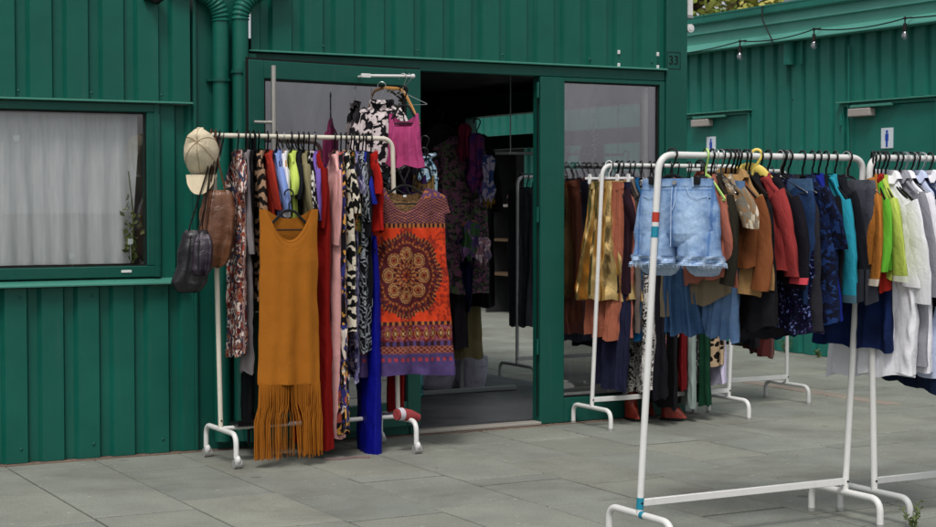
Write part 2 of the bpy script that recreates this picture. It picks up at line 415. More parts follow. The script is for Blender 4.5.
# ------------------------------------------------------------------ corrugated sheet
def corr(axis, a0, a1, z0, z1, plane, out, pitch=0.185, depth=0.03, fl=0.108, sl_=0.016, phase=0.0):
    """out = +1/-1: the direction (along the other axis) the outer face looks"""
    pts = []; a = a0 - phase
    while a < a1:
        for u, dd in ((0, 0), (fl, 0), (fl + sl_, 1), (pitch - sl_, 1)): pts.append((a + u, plane - out * depth * dd))
        a += pitch
    pts.append((a, plane))
    P = []
    for i in range(len(pts) - 1):                     # clip
        (p, q), (p2, q2) = pts[i], pts[i + 1]
        if p2 <= a0 or p >= a1: continue
        if p < a0: q = q + (q2 - q) * (a0 - p) / (p2 - p); p = a0
        if p2 > a1: q2 = q + (q2 - q) * (a1 - p) / (p2 - p); p2 = a1
        if not P: P.append((p, q))
        P.append((p2, q2))
    g = MB(); vs = []
    th = 0.003
    for z in (z0, z1):
        for p, q in P: vs.append((p, q, z) if axis == 'x' else (q, p, z))
        for p, q in P: vs.append((p, q - out * th, z) if axis == 'x' else (q - out * th, p, z))
    n = len(P); fs = []
    for i in range(n - 1):
        fs.append((i, i + 1, 2 * n + i + 1, 2 * n + i)); fs.append((n + i, 3 * n + i, 3 * n + i + 1, n + i + 1)); fs.append((i, n + i, n + i + 1, i + 1)); fs.append((2 * n + i, 2 * n + i + 1, 3 * n + i + 1, 3 * n + i))
    g.add(vs, fs); return g

# ------------------------------------------------------------------ left cabin, with the curtained window
A = thing('container_cabin', 'green corrugated cabin with a net-curtained window, behind the beige cap', 'cabin', (0.5, FY, 0))
wobj('lower_wall', corr('x', -2.2, 2.98, 0.005, 0.885, FY - 0.004, -1, phase=0.07), M['green'], A, False)
wobj('upper_wall', corr('x', -2.2, 2.955, 1.845, 2.75, FY - 0.022, -1, phase=0.12), M['green'], A, False)
wobj('wall_panel', corr('x', 2.80, 2.985, 0.91, 1.83, FY + 0.01, -1, phase=0.03), M['green'], A, False)
k = MB(); k.box((2.985, FY + 0.002, 0.003), (3.262, FY + 0.03, 2.75)); wobj('corner_panel', k, M['green_frame'], A, False)
k = MB(); k.box((2.972, FY - 0.026, 0.003), (2.99, FY + 0.028, 2.75), 0.003); wobj('trim', k, M['green_frame'], A, False)
k = MB(); k.box((-2.2, FY - 0.045, 1.832), (2.965, FY + 0.03, 1.842), 0.002); wobj('drip_edge', k, M['lip'], A, False)
k = MB(); k.prism([(FY - 0.055, 0.893), (FY - 0.055, 0.9), (FY - 0.05, 0.908), (FY + 0.03, 0.928), (FY + 0.03, 0.889)], 'x', -2.2, 2.93)
wobj('window_sill', k, M['lip'], A, False)
k = MB()
for a_, b_ in (((-2.2, FY - 0.012, 0.93), (2.795, FY + 0.06, 0.988)), ((-2.2, FY - 0.012, 1.785), (2.795, FY + 0.06, 1.829)), ((2.722, FY - 0.0125, 0.9885), (2.796, FY + 0.06, 1.7845))): k.box(a_, b_, 0.004)
win = wobj('window', k, M['green_frame'], A, False)
k = MB(); k.box((-2.2, FY + 0.012, 0.9885), (2.7215, FY + 0.018, 1.7845)); wobj('pane', k, M['glass'], win, False)
k = MB(); t_ = 0.006
k.box((2.713, FY + 0.003, 0.989), (2.7212, FY + 0.0115, 1.784)); k.box((-2.2, FY + 0.003, 1.775), (2.712, FY + 0.0115, 1.784)); k.box((-2.2, FY + 0.003, 0.989), (2.712, FY + 0.0115, 0.995))
wobj('rubber_seal', k, M['seal'], win, False)
k = MB(); k.box((2.58, FY - 0.017, 0.954), (2.635, FY - 0.0125, 0.968), 0.002); wobj('drain_cap', k, M['white_plastic'], win, False)
k = MB(); k.box((2.76, FY - 0.016, 0.93), (2.784, FY - 0.0128, 1.829)); wobj('frame_bead', k, M['green_frame'], win, False)
# net curtain: a pleated sheet behind the pane
m, n, l, b = newmat('white_net_curtain', 0.9); b.inputs['Base Color'].default_value = lin('e4e5e4')
uvn = coords(n, l, 'Object', (60, 1, 5)); t = tex_noise(n, l, uvn, 1, 3); r = ramp(n, [(0.3, lin('b4baba')), (0.7, lin('c8cccc'))]); l.new(t.outputs[0], r.inputs[0]); l.new(r.outputs[0], b.inputs['Base Color'])
tw = tex_noise(n, l, coords(n, l, 'Object'), 300, 1); bump(n, l, tw.outputs[0], b, 0.001, 0.5)
M['net'] = m
k = MB(); N = 520; vs = []
for j in range(9):
    z = 1.0 + 0.77 * (1 - j / 8)
    for i in range(N + 1):
        x = -0.6 + 3.30 * i / N
        if i > N - 22 and j > 2: x -= (i - N + 22) * 0.0003 * (j - 2)
        p = noise.noise((x * 3.1, j * 0.13, 3)) * 3
        y = FY + 0.075 + 0.007 * math.sin(x * 62 + p + 0.3 * math.sin(j)) * (0.5 + j / 12) + 0.006 * math.sin(x * 23 + 2)
        vs.append((x, y, z))
k.add(vs, [(j * (N + 1) + i, j * (N + 1) + i + 1, (j + 1) * (N + 1) + i + 1, (j + 1) * (N + 1) + i) for j in range(8) for i in range(N)])
wobj('net_curtain', k, M['net'], A)
k = MB(); k.box((-2.2, FY + 0.5, 0.5), (3.2, FY + 0.52, 2.4)); k.box((-2.2, FY + 0.06, 0.45), (3.2, FY + 0.52, 0.5)); wobj('room_lining', k, M['closer'], A, False)
k = MB(); k.box((-2.2, FY + 0.04, 2.75), (3.2, FY + 2.6, 2.8)); wobj('roof', k, M['green_frame'], A, False)
M['sticker'] = paint('frosted_sticker', '9aa2a2', 0.6, 0.03, False)
# tulip stickers on the pane
def tulip(x, z, s):
    k = MB(); y = FY + 0.0105
    k.tube([(x, y, z), (x + 0.002, y, z - 0.11 * s)], 0.0011, 5)
    for dx in (-1, 0, 1): k.ball((x + dx * 0.011 * s, y, z + 0.012 * s), 0.011 * s, 8, 6, (0.55, 0.06, 1.5))
    k.ball((x, y, z), 0.013 * s, 8, 6, (1.2, 0.06, 0.8)); return k
for px_, py_, s_ in ((17, 140, 1.0), (73, 258, 1.0), (131, 243, 0.9)):
    p = onY(px_, py_, FY); wobj('tulip_sticker', tulip(p.x, p.z, s_ * .95), M['sticker'], win)
# leaves and a stem close behind the corner of the pane
m, n, l, b = newmat('leaf_green', 0.6); t = tex_noise(n, l, coords(n, l, 'Object'), 4, 3)
r = ramp(n, [(0.3, lin('33421f')), (0.7, lin('6b7a35'))]); l.new(t.outputs[0], r.inputs[0]); l.new(r.outputs[0], b.inputs['Base Color']); M['leaf'] = m
def leaf_tri(k, c, d, s, w=0.35):
    d = Vector(d).normalized(); sd_ = d.cross(Vector((RND.uniform(-1, 1), RND.uniform(-1, 1), RND.uniform(-1, 1)))).normalized()
    c = Vector(c); a = c + d * s; k.add([c, c + d * s * .5 + sd_ * s * w, a, c + d * s * .5 - sd_ * s * w], [(0, 1, 2, 3)])
pp = thing('corner_plant', 'leafy green plant at the corner of the curtained window', 'plant', (2.66, FY + 0.045, 1.0))
k = MB(); leaves = []
for i in range(48):
    z = RND.uniform(0.0, 0.34); x = RND.uniform(-0.05, 0.045) * (1 if z > 0.1 else .6); leaf_tri(k, (x, RND.uniform(-0.012, 0.012), z), (RND.uniform(-1, 1), RND.uniform(-.2, .2), RND.uniform(-.3, 1)), RND.uniform(0.02, 0.05))
obj('leaf', k, M['leaf'], pp, False)
k = MB(); k.tube([(0, 0, 0), (0.005, 0, 0.25), (-0.02, 0, 0.48)], 0.004, 6); obj('stem', k, M['leaf'], pp)
# rain pipes with pleated elbows
def downpipe(x, y, ztop, dirx, par):
    g = MB(); r = 0.043
    g.tube([(x, y, 0.05), (x, y, ztop)], r, 20)
    wobj('downpipe', g, M['green'], par)
    g = MB(); pts = []; rad = []
    n_ = 54
    for i in range(n_ + 1):
        a = (PI / 2) * 0.8 * i / n_
        pts.append((x + dirx * 0.16 * (1 - math.cos(a)), y - 0.001, ztop - 0.005 + 0.16 * math.sin(a))); rad.append(r * (1.05 + 0.095 * math.sin(i / n_ * 2 * PI * 9)))
    last = Vector(pts[-1]); tdir = Vector((dirx * math.sin(PI / 2 * .8), 0, math.cos(PI / 2 * .8)))
    for i in range(1, 4): pts.append(tuple(last + tdir * 0.06 * i)); rad.append(r)
    g.tube(pts, rad, 20); wobj('pipe_elbow', g, M['green'], par)
downpipe(3.115, FY - 0.05, 2.275, -1, A)
k = MB(); k.tube([(3.115, FY - 0.05, 1.955), (3.115, FY - 0.05, 1.972)], 0.052, 20); k.box((3.05, FY - 0.03, 1.957), (3.18, FY + 0.002, 1.970)); wobj('pipe_clamp', k, M['green_frame'], A)
p = onY(155, -2, FY - 0.06); k = MB(); k.ball((p.x, FY - 0.075, p.z), 0.034, 16, 10); k.tube([(p.x, FY - 0.02, p.z), (p.x, FY - 0.1, p.z)], 0.022, 12); k.box((p.x - 0.05, FY - 0.055, p.z - 0.012), (p.x + 0.05, FY - 0.022, p.z + 0.02), 0.004)
wobj('wall_lamp', k, M['black_plastic'], A)
def screws(pts, par, axis='y'):
    k = MB()
    for p in pts: k.ball(p, 0.008, 8, 6, (1, 0.5, 1) if axis == 'y' else (0.5, 1, 1))
    wobj('screw', k, M['green_frame'], par)['kind'] = 'stuff'
screws([(x, FY - 0.024, z) for x in (2.06, 2.43, 2.8) for z in (1.875, 2.37)], A)

screws([(x, FY - 0.006, 0.075) for x in (1.69, 2.06, 2.43, 2.8)] + [(x, FY - 0.006, 0.84) for x in (2.06, 2.43, 2.8)], A)
# ------------------------------------------------------------------ cabin 33: the clothes shop
B = thing('container_shop', 'green corrugated clothes shop numbered 33 with its glass door swung open', 'shop', (3.3, FY, 0))
X0, X1, XH, XW0, XW1 = 3.27, 6.17, 4.29, 5.275, 5.965
k = MB(); k.box((X0 - 0.003, FY - 0.035, 0.004), (X0 + 0.05, FY + 0.05, 2.11)); wobj('corner_post', k, M['green_frame'], B, False)
k = MB(); k.box((6.004, FY - 0.022, 0.004), (X1 - .01, FY + 0.05, 2.85), 0.004); wobj('corner_post', k, M['green_frame'], B, False)
wobj('upper_wall', corr('x', 3.30, 6.002, 2.135, 2.85, FY - 0.012, -1, 0.185, 0.028, phase=0.06), M['green'], B, False)
k = MB(); k.box((3.28, FY - 0.04, 2.122), (6.002, FY + 0.03, 2.132), 0.002); wobj('drip_edge', k, M['lip'], B, False)
k = MB(); k.box((3.28, FY - 0.006, 2.058), (6.002, FY + 0.05, 2.12), 0.004); wobj('header', k, M['green_frame'], B, False)
k = MB(); k.box((X0 + 0.052, FY + 0.004, 0.004), (XH - 0.04, FY + 0.04, 2.056)); wobj('wall_panel', k, M['green'], B, False)
k = MB(); k.box((XH - 0.038, FY - 0.004, 0.004), (XH + 0.0, FY + 0.07, 2.056), 0.003); k.box((5.108, FY - 0.014, 0.004), (XW0 - 0.0, FY + 0.075, 2.056), 0.004); wobj('door_frame', k, M['green_frame'], B, False)
k = MB(); k.box((5.103, FY + 0.01, 0.05), (5.1075, FY + 0.02, 2.05)); k.box((XH + 0.001, FY + 0.0, 0.05), (XH + 0.012, FY + 0.05, 2.05)); wobj('rubber_seal', k, M['seal'], B, False)
for z in (0.42, 1.2, 1.93):
    k = MB(); k.tube([(5.09, FY - 0.012, z), (5.09, FY - 0.012, z + 0.09)], 0.008, 8); wobj('hinge', k, M['green_frame'], B)
# shop window
k = MB(); k.box((XW0 + 0.001, FY - 0.008, 0.004), (6.002, FY + 0.06, 0.15), 0.004); k.box((XW1, FY - 0.010, 0.151), (6.002, FY + 0.06, 2.056), 0.004); k.box((XW0 + 0.001, FY - 0.008, 2.035), (XW1 - 0.001, FY + 0.06, 2.056))
win = wobj('window', k, M['green_frame'], B, False)
k = MB(); k.box((XW0 + 0.001, FY + 0.014, 0.151), (XW1 - 0.001, FY + 0.02, 2.034)); wobj('pane', k, M['glass_side'], win, False)
k = MB(); k.box((XW1 - 0.012, FY + 0.004, 0.152), (XW1 - 0.001, FY + 0.013, 2.033)); k.box((XW0 + 0.002, FY + 0.004, 2.024), (XW1 - 0.013, FY + 0.013, 2.033)); k.box((XW0 + 0.002, FY + 0.004, 0.152), (XW1 - 0.013, FY + 0.013, 0.162)); wobj('rubber_seal', k, M['seal'], win, False)
k = MB(); k.box((XW1 - 0.09, FY + 0.03, 0.16), (XW1 - 0.06, FY + 0.06, 2.02), 0.004); wobj('inner_post', k, M['white_plastic'], win, False)
k = MB(); k.box((5.33, FY - 0.012, 0.105), (5.39, FY - 0.0085, 0.118), 0.001); wobj('drain_cap', k, M['green_far'], win, False)
k = MB(); k.box((4.29, FY - 0.035, 0.003), (5.107, FY + 0.05, 0.022), 0.004); wobj('threshold', k, M['thresh'], B, False)
# shell
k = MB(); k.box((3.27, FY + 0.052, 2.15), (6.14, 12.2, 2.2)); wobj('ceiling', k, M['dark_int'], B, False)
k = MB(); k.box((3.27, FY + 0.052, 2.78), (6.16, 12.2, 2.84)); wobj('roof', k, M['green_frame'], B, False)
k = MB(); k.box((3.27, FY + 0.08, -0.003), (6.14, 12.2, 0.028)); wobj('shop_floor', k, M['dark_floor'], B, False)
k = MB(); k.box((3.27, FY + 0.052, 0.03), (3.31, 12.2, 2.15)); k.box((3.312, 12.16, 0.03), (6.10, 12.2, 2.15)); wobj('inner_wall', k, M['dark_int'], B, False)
SO0, SO1 = 8.75, 11.15
k = MB(); k.box((6.10, FY + 0.055, 0.03), (6.14, SO0, 2.78)); k.box((6.10, SO1, 0.03), (6.14, 12.2, 2.78)); k.box((6.10, SO0 + .001, 2.10), (6.14, SO1 - .001, 2.78)); wobj('side_wall', k, M['dark_int'], B, False)
wobj('side_wall', corr('y', FY + 0.06, SO0, 0.005, 2.85, 6.172, 1), M['green'], B, False)
wobj('side_wall', corr('y', SO1, 12.2, 0.005, 2.85, 6.172, 1), M['green'], B, False)
k = MB(); k.box((6.07, SO0 - 0.02, 1.95), (6.19, SO1 + 0.02, 2.099), 0.004); k.box((6.08, SO0, 1.70), (6.15, SO1, 1.80), 0.004)
k.box((6.08, SO0 - .02, 0.005), (6.18, SO0 + 0.05, 1.949), 0.003); k.box((6.08, SO1 - 0.05, 0.005), (6.18, SO1 + 0.02, 1.949), 0.003); wobj('side_doorway', k, M['green_frame'], B, False)
# the door leaf, hinged beside the opening and swung right back
LA = math.radians(170); LW = 1.12
leaf_m = Matrix.Translation((XH, FY - 0.03, 0)) @ Matrix.Rotation(LA + math.radians(20), 4, 'Z')
def lf(mb): mb.v = [tuple(leaf_m @ Vector(v)) for v in mb.v]; return mb
FRW = 0.095
k = MB(); k.box((0, -0.03, 0.06), (FRW, 0.03, 2.06), 0.004); k.box((LW - FRW, -0.03, 0.06), (LW, 0.03, 2.06), 0.004); k.box((FRW + .001, -0.029, 1.965), (LW - FRW - .001, 0.029, 2.06), 0.004); k.box((FRW + .001, -0.029, 0.06), (LW - FRW - .001, 0.029, 0.2), 0.004)
door = wobj('door', lf(k), M['green_frame'], B, False)
k = MB(); k.box((FRW, -0.006, 0.2), (LW - FRW, 0.006, 1.965)); wobj('pane', lf(k), M['glass_dark'], door, False)
for sgn in (1,):
    k = MB(); k.box((FRW, sgn * 0.012, 0.2), (FRW + 0.01, sgn * 0.022, 1.965)); k.box((LW - FRW - 0.01, sgn * 0.012, 0.2), (LW - FRW, sgn * 0.022, 1.965)); k.box((FRW + .01, sgn * 0.012, 1.955), (LW - FRW - .01, sgn * 0.022, 1.965)); wobj('rubber_seal', lf(k), M['seal'], door, False)
k = MB(); k.tube([(LW - 0.115, 0.085, 2.03), (LW - 0.115, 0.085, 0.55)], 0.0135, 14); hd = wobj('pull_handle', lf(k), M['steel'], door)
for z in (1.735, 0.75):
    k = MB(); k.tube([(LW - 0.012, 0.06, z), (LW - 0.12, 0.085, z)], 0.0085, 10); wobj('handle_bracket', lf(k), M['steel'], door)
k = MB(); k.box((LW, 0.012, 0.055), (LW + 0.01, 0.026, 2.072)); k.box((0.0, 0.006, 2.0605), (LW, 0.026, 2.070)); wobj('edge_seal', lf(k), M['seal'], door, False)
# pipe of cabin 33
downpipe(3.215, FY - 0.075, 2.285, 1, B)
k = MB(); k.tube([(3.215, FY - 0.075, 2.0), (3.215, FY - 0.075, 2.017)], 0.052, 20); wobj('pipe_clamp', k, M['green_frame'], B)
# screws and small white fixings
screws([(x, FY - 0.015, 2.17) for x in (3.72, 4.3, 4.85, 5.45, 5.9)], B)
k = MB()
for px_, py_ in ((619, 52), (619, 65), (658, 54), (658, 67)):
    p = onY(px_, py_, FY - 0.02); k.box((p.x - 0.007, FY - 0.024, p.z - 0.012), (p.x + 0.007, FY - 0.005, p.z + 0.012), 0.002)
wobj('cable_clip', k, M['white_plastic'], B, False)
# number plate 33
def text_obj(name, s, size, mat, loc, rot, parent=None, ext=0.0008):
    cu = bpy.data.curves.new(name, 'FONT'); cu.body = s; cu.size = size; cu.extrude = ext; cu.align_x = 'CENTER'; cu.align_y = 'CENTER'
    tmp = bpy.data.objects.new('tmp', cu); COL.objects.link(tmp)
    dg = bpy.context.evaluated_depsgraph_get(); me = bpy.data.meshes.new_from_object(tmp.evaluated_get(dg))
    bpy.data.objects.remove(tmp)
    o = bpy.data.objects.new(name, me); COL.objects.link(o); me.materials.clear(); me.materials.append(mat)
    mt = Matrix.Translation(loc) @ rot
    if parent: r = parent; o.parent = parent; mt = Matrix.Translation(-Vector(r.location)) @ mt
    o.matrix_local = mt; return o
p = onY(674, 60, FY - 0.026)
np_ = thing('number_plate', 'thin square outlined number 33 on the green corner post', 'number sign', (p.x, FY - 0.0225, p.z))
k = MB(); h_ = 0.050; w_ = 0.003
for a_, b_ in (((-h_, 0, -h_ - .004), (h_, 0.001, -h_ - .004 + w_)), ((-h_, 0, h_ - w_), (h_, 0.001, h_)), ((-h_, -.0003, -h_ - .004), (-h_ + w_, 0.0007, h_)), ((h_ - w_, -.0003, -h_ - .004), (h_, 0.0007, h_))): k.box((a_[0], a_[1] - 0.002, a_[2]), (b_[0], b_[1] - 0.002, b_[2]))
obj('border', k, M['black_letter'], np_, False)
text_obj('digits', '33', 0.078, M['black_letter'], (p.x, FY - 0.0243, p.z - 0.002), Matrix.Rotation(PI / 2, 4, 'X'), np_)
# white plastic tube and round cap, not a lamp, on the corner above the roof line
p = onY(687, 16, FY + 0.02); t = thing('corner_tube', 'white plastic tube fixed upright at the corner of cabin 33', 'tube', (6.20, FY + 0.02, p.z))
k = MB(); k.box((-0.022, -0.02, 0), (0.02, 0.02, 0.6), 0.006); obj('casing', k, M['white_plastic'], t, False); k = MB(); k.box((-0.024, -0.022, -0.014), (0.022, 0.022, -0.001), 0.003); obj('end_cap', k, M['grey_tube'], t, False)
k = MB(); k.tube([(0, -0.02, -0.075), (0, 0.012, -0.075)], 0.026, 16); k.tube([(0, -0.024, -0.075), (0, -0.02, -0.075)], 0.014, 12); obj('round_holder', k, M['white_plastic'], t)

# ------------------------------------------------------------------ the long cabin with the toilets
XR = 9.45
C_ = thing('toilet_cabin', 'long teal corrugated cabin with toilet doors, beyond the paved passage', 'cabin', (XR, 10, 0))
D1a, D1b, D2a, D2b, DT = 11.94, 12.95, 9.62, 10.72, 2.13
ph = 0.05
for a0, a1 in ((7.6, D2a), (D2b, D1a), (D1b, 14.3)): wobj('wall', corr('y', a0, a1, 0.005, 2.72, XR, -1, phase=(a0 - 7) % .185), M['green_far'], C_, False)
for a0, a1 in ((D2a, D2b), (D1a, D1b)): wobj('wall_over_door', corr('y', a0, a1, DT + 0.02, 2.72, XR, -1, phase=(a0 - 7) % .185), M['green_far'], C_, False)
for i, (a0, a1) in enumerate(((D2a, D2b), (D1a, D1b))):
    k = MB(); k.box((XR + 0.012, a0 + 0.03, 0.03), (XR + 0.05, a1 - 0.03, DT - 0.03), 0.004); d = wobj('door', k, M['green_far'], C_, False)
    k = MB(); k.box((XR - 0.012, a0, 0.005), (XR + 0.05, a0 + 0.028, DT), 0.003); k.box((XR - 0.012, a1 - 0.028, 0.005), (XR + 0.05, a1, DT), 0.003); k.box((XR - 0.0118, a0 + 0.029, DT - 0.028), (XR + 0.05, a1 - 0.029, DT), 0.003); wobj('door_frame', k, M['green_far'], d, False)
    k = MB(); k.box((XR - 0.05, a0 - 0.03, DT + 0.002), (XR + 0.02, a1 + 0.03, DT + 0.014), 0.002); wobj('drip_edge', k, M['lip'], d, False)
    yb = a1 - 0.13 if i == 0 else a1 - 0.2
    k = MB(); k.box((XR - 0.06, yb - 0.26, DT - 0.115), (XR + 0.011, yb, DT - 0.05), 0.006); wobj('door_closer', k, M['closer'], d, False)
    k = MB(); k.box((XR - 0.055, yb - 0.50, DT - 0.042), (XR - 0.02, yb - 0.02, DT - 0.022), 0.003); wobj('closer_arm', k, M['lip'], d, False)
for z in (0.3, 1.1, 1.65, 1.95):
    k = MB(); k.tube([(XR - 0.016, D2b - 0.005, z), (XR - 0.016, D2b - 0.005, z + 0.1)], 0.012, 8); wobj('hinge', k, M['green_far'], C_)
fas = [(9.46, 2.70), (9.325, 2.70), (9.325, 2.708), (9.36, 2.765), (9.385, 2.775), (9.385, 2.855), (9.355, 2.865), (9.375, 2.95), (9.325, 2.958), (9.325, 3.012), (9.46, 3.012)]
k = MB(); k.prism(fas, 'y', 7.6, 24.0); wobj('fascia', k, M['fascia'], C_, False)
k = MB(); k.box((9.315, 7.6, 3.013), (9.47, 24.0, 3.03)); k.box((9.318, 7.6, 2.961), (9.3242, 24, 3.010)); wobj('roof_edge', k, M['green_far'], C_, False)
k = MB(); k.box((9.47, 7.6, 2.9), (12.4, 24, 2.99)); wobj('roof', k, M['green_frame'], C_, False)
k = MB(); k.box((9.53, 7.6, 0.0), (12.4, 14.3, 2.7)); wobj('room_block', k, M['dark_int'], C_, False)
# stalls under the far end: an open front with a canopy
k = MB(); k.box((10.6, 14.31, 0.0), (10.7, 24, 2.7)); wobj('back_wall', k, M['dark_int'], C_, False)
wobj('wall_over_stalls', corr('y', 14.3, 24, 2.05, 2.72, XR, -1, phase=0.02), M['green_far'], C_, False)
k = MB(); k.box((9.2, 14.9, 1.97), (XR + 0.02, 18.5, 2.045), 0.01); wobj('canopy', k, M['green_frame'], C_, False)
wobj('pier', corr('y', 14.75, 15.9, 0.005, 2.05, XR, -1, phase=0.02), M['green_far'], C_, False)
k = MB(); k.box((9.40, 17.6, 0.0), (9.5, 17.75, 2.05)); k.box((9.40, 20.6, 0.0), (9.5, 20.75, 2.05)); wobj('post', k, M['green_frame'], C_, False)
screws([(XR - 0.004, y, 2.2) for y in (11.35, 11.0)], C_, 'x')
p = onX(787, 52, XR - 0.05); k = MB(); k.tube([(XR - 0.02, p.y, 2.50), (XR - 0.02, p.y, 2.76)], 0.055, 20); wobj('junction_box', k, M['green_far'], C_, False)
k = MB(); k.tube([(XR - 0.02, p.y - 0.16, 2.5), (XR - 0.02, p.y - 0.16, 2.70)], 0.012, 8); k.tube([(XR - 0.02, 10.62, 0.9), (XR - 0.02, 10.62, 2.6)], 0.010, 8); wobj('conduit', k, M['green_far'], C_)
p = onX(800, -2, 10.2); k = MB(); k.box((10.1, p.y - 0.16, 2.99), (10.5, p.y + 0.12, 3.32), 0.01); rv = wobj('roof_vent', k, M['grey_tube'], C_, False)
# toilet signs
def man(k, s):
    k.ball((0, 0, 0.052 * s), 0.0135 * s, 12, 8, (0.08, 1, 1))
    y0 = 0.019 * s
    k.box((-0.001, -y0, 0.002 * s), (0.001, y0, 0.036 * s)); k.box((-0.0011, -y0, -0.02 * s), (0.0009, -y0 + 0.007 * s, 0.0 * s)); k.box((-0.0011, y0 - 0.007 * s, -0.02 * s), (0.0009, y0, 0.0 * s))
    k.box((-0.0012, -0.0105 * s, -0.07 * s), (0.0012, -0.0012 * s, 0.0018 * s)); k.box((-0.0012, 0.0012 * s, -0.07 * s), (0.0012, 0.0105 * s, 0.0018 * s)); k.box((-0.0013, -0.0105 * s, -0.03 * s), (0.0013, 0.0105 * s, 0.0017 * s))
for (px_, py_, lab) in ((711, 145.5, 'white toilet sign with a blue standing man, partly behind the lime hanger'), (887, 138, 'white toilet sign with a blue standing man on the wider teal door')):
    p = onX(px_, py_, XR + 0.005); t = thing('toilet_sign', lab, 'sign', (XR + 0.006, p.y, p.z), 0, 'toilet signs on the teal doors')
    k = MB(); k.box((-0.002, -0.068, -0.082), (0.004, 0.068, 0.082), 0.001); obj('sign_plate', k, M['sign_white'], t, False)
    k = MB(); man(k, 1.0); k.v = [(v[0] - 0.0035, v[1], v[2]) for v in k.v]; obj('pictogram', k, M['blue_sign'], t, False)
# string of bulbs
st = thing('string_lights', 'black cable of clear bulbs strung along the teal roof edge', 'string lights', (9.3, 11, 2.7))
def swag(a, b_, sag, n_=14):
    a = Vector(a); b_ = Vector(b_); return [a.lerp(b_, i / n_) - Vector((0, 0, sag * 4 * (i / n_) * (1 - i / n_))) for i in range(n_ + 1)]
hk = [(9.27, 13.4, 2.72)]
for px_, py_ in ((740, 41), (814, 29), (905, 18)): p = onX(px_, py_, 9.27); hk.append((9.27, p.y, p.z))
hk.append((9.27, 8.4, 2.80)); k = MB()
for i in range(len(hk) - 1): k.tube(swag(hk[i], hk[i + 1], 0.035), 0.0055, 6)
wobj('cable', k, M['black_cable'], st)
k = MB()
for h in hk[1:]: k.tube([h, (9.34, h[1], h[2] + 0.01)], 0.006, 6); k.ball(h, 0.014, 8, 6)
wobj('hook', k, M['black_cable'], st)
for h in hk[1:]:
    k = MB(); k.tube([h, (h[0], h[1], h[2] - 0.05)], 0.006, 6); k.tube([(h[0], h[1], h[2] - 0.04), (h[0], h[1], h[2] - 0.10)], [0.014, 0.019], 10); s_ = wobj('socket', k, M['black_cable'], st)
    k = MB(); k.tube([(h[0], h[1], h[2] - 0.10 - z) for z in (0, .012, .03, .05, .062, .07)], [0.012, 0.017, 0.027, 0.026, 0.015, 0.003], 14); wobj('bulb', k, M['bulb_glass'], s_)
k = MB(); p0 = onX(762, 9, 9.31); p1 = onX(771, 43, 9.3); k.tube([(9.36, p0.y, 3.03), (9.31, p0.y, 3.02), (9.30, p0.y - 0.02, 2.9), (9.31, p1.y + .03, 2.76), (9.33, p1.y, 2.69)], 0.0065, 6); wobj('loose_cable', k, M['black_cable'], C_)

# ------------------------------------------------------------------ trees over the roof
def tree(x, y, h, cr, lab, cols, seed):
    rr = random.Random(seed)
    t = thing('broadleaf_tree', lab, 'tree', (x, y, 0), 0, 'trees beyond the teal roof')
    m, n, l, b = newmat('tree_leaves', 0.7); tn = tex_noise(n, l, coords(n, l, 'Object'), 0.9, 5, 0.7)
    r = ramp(n, [(0.32, lin(cols[0])), (0.5, lin(cols[1])), (0.68, lin(cols[2]))]); l.new(tn.outputs[0], r.inputs[0]); l.new(r.outputs[0], b.inputs['Base Color'])
    b.inputs['Transmission Weight'].default_value = 0.0
    k = MB(); k.tube([(0, 0, 0), (0.1, 0, h * .3), (-0.1, 0.1, h * .6), (0, 0, h * .85)], [.2, .16, .1, .04], 10)
    for i in range(14):
        a = rr.uniform(0, 2 * PI); z0 = rr.uniform(.3, .7) * h; k.tube([(0, 0, z0), (math.cos(a) * cr * .4, math.sin(a) * cr * .4, z0 + .5), (math.cos(a) * cr * .85, math.sin(a) * cr * .85, z0 + 1.1)], [.07, .045, .015], 6)
    obj('trunk', k, paint('bark', '5a4b3c', 0.9, 0.3, False), t)
    k = MB(); cl = []
    for i in range(70):
        a = rr.uniform(0, 2 * PI); q = rr.random() ** .5; z = rr.uniform(.32, 1.0); w = cr * (1.05 - abs(z - .6) * 1.1)
        cl.append((Vector((math.cos(a) * q * w, math.sin(a) * q * w, z * h)), rr.uniform(.4, .85)))
    for c, s_ in cl:
        for i in range(150):
            d = Vector((rr.gauss(0, 1), rr.gauss(0, 1), rr.gauss(0, 1))).normalized() * s_ * rr.random() ** .4; d.z *= .75
            leaf_tri(k, c + d, (rr.uniform(-1, 1), rr.uniform(-1, 1), rr.uniform(-.8, .6)), rr.uniform(.07, .15), .38)
    obj('crown', k, m, t, False)
tree(14.2, 19.2, 6.4, 2.4, 'dense yellow-green tree showing above the roof next to the white plastic tube', ('62763a', 'a8b858', 'ccca78'), 3)
tree(15.2, 16.6, 6.0, 2.0, 'tree with brownish tips rising behind the grey roof vent', ('667438', 'b0b058', 'c8b470'), 5)
tree(17.2, 22.0, 7.4, 2.8, 'taller darker green tree standing behind the other two', ('4e6434', '8aa24a', 'b2ba68'), 8)
tree(19.6, -4.4, 3.7, 2.0, 'tree behind the photographer, mirrored dark in the open door', ('20290f', '3d4a1e', '5a6430'), 12)
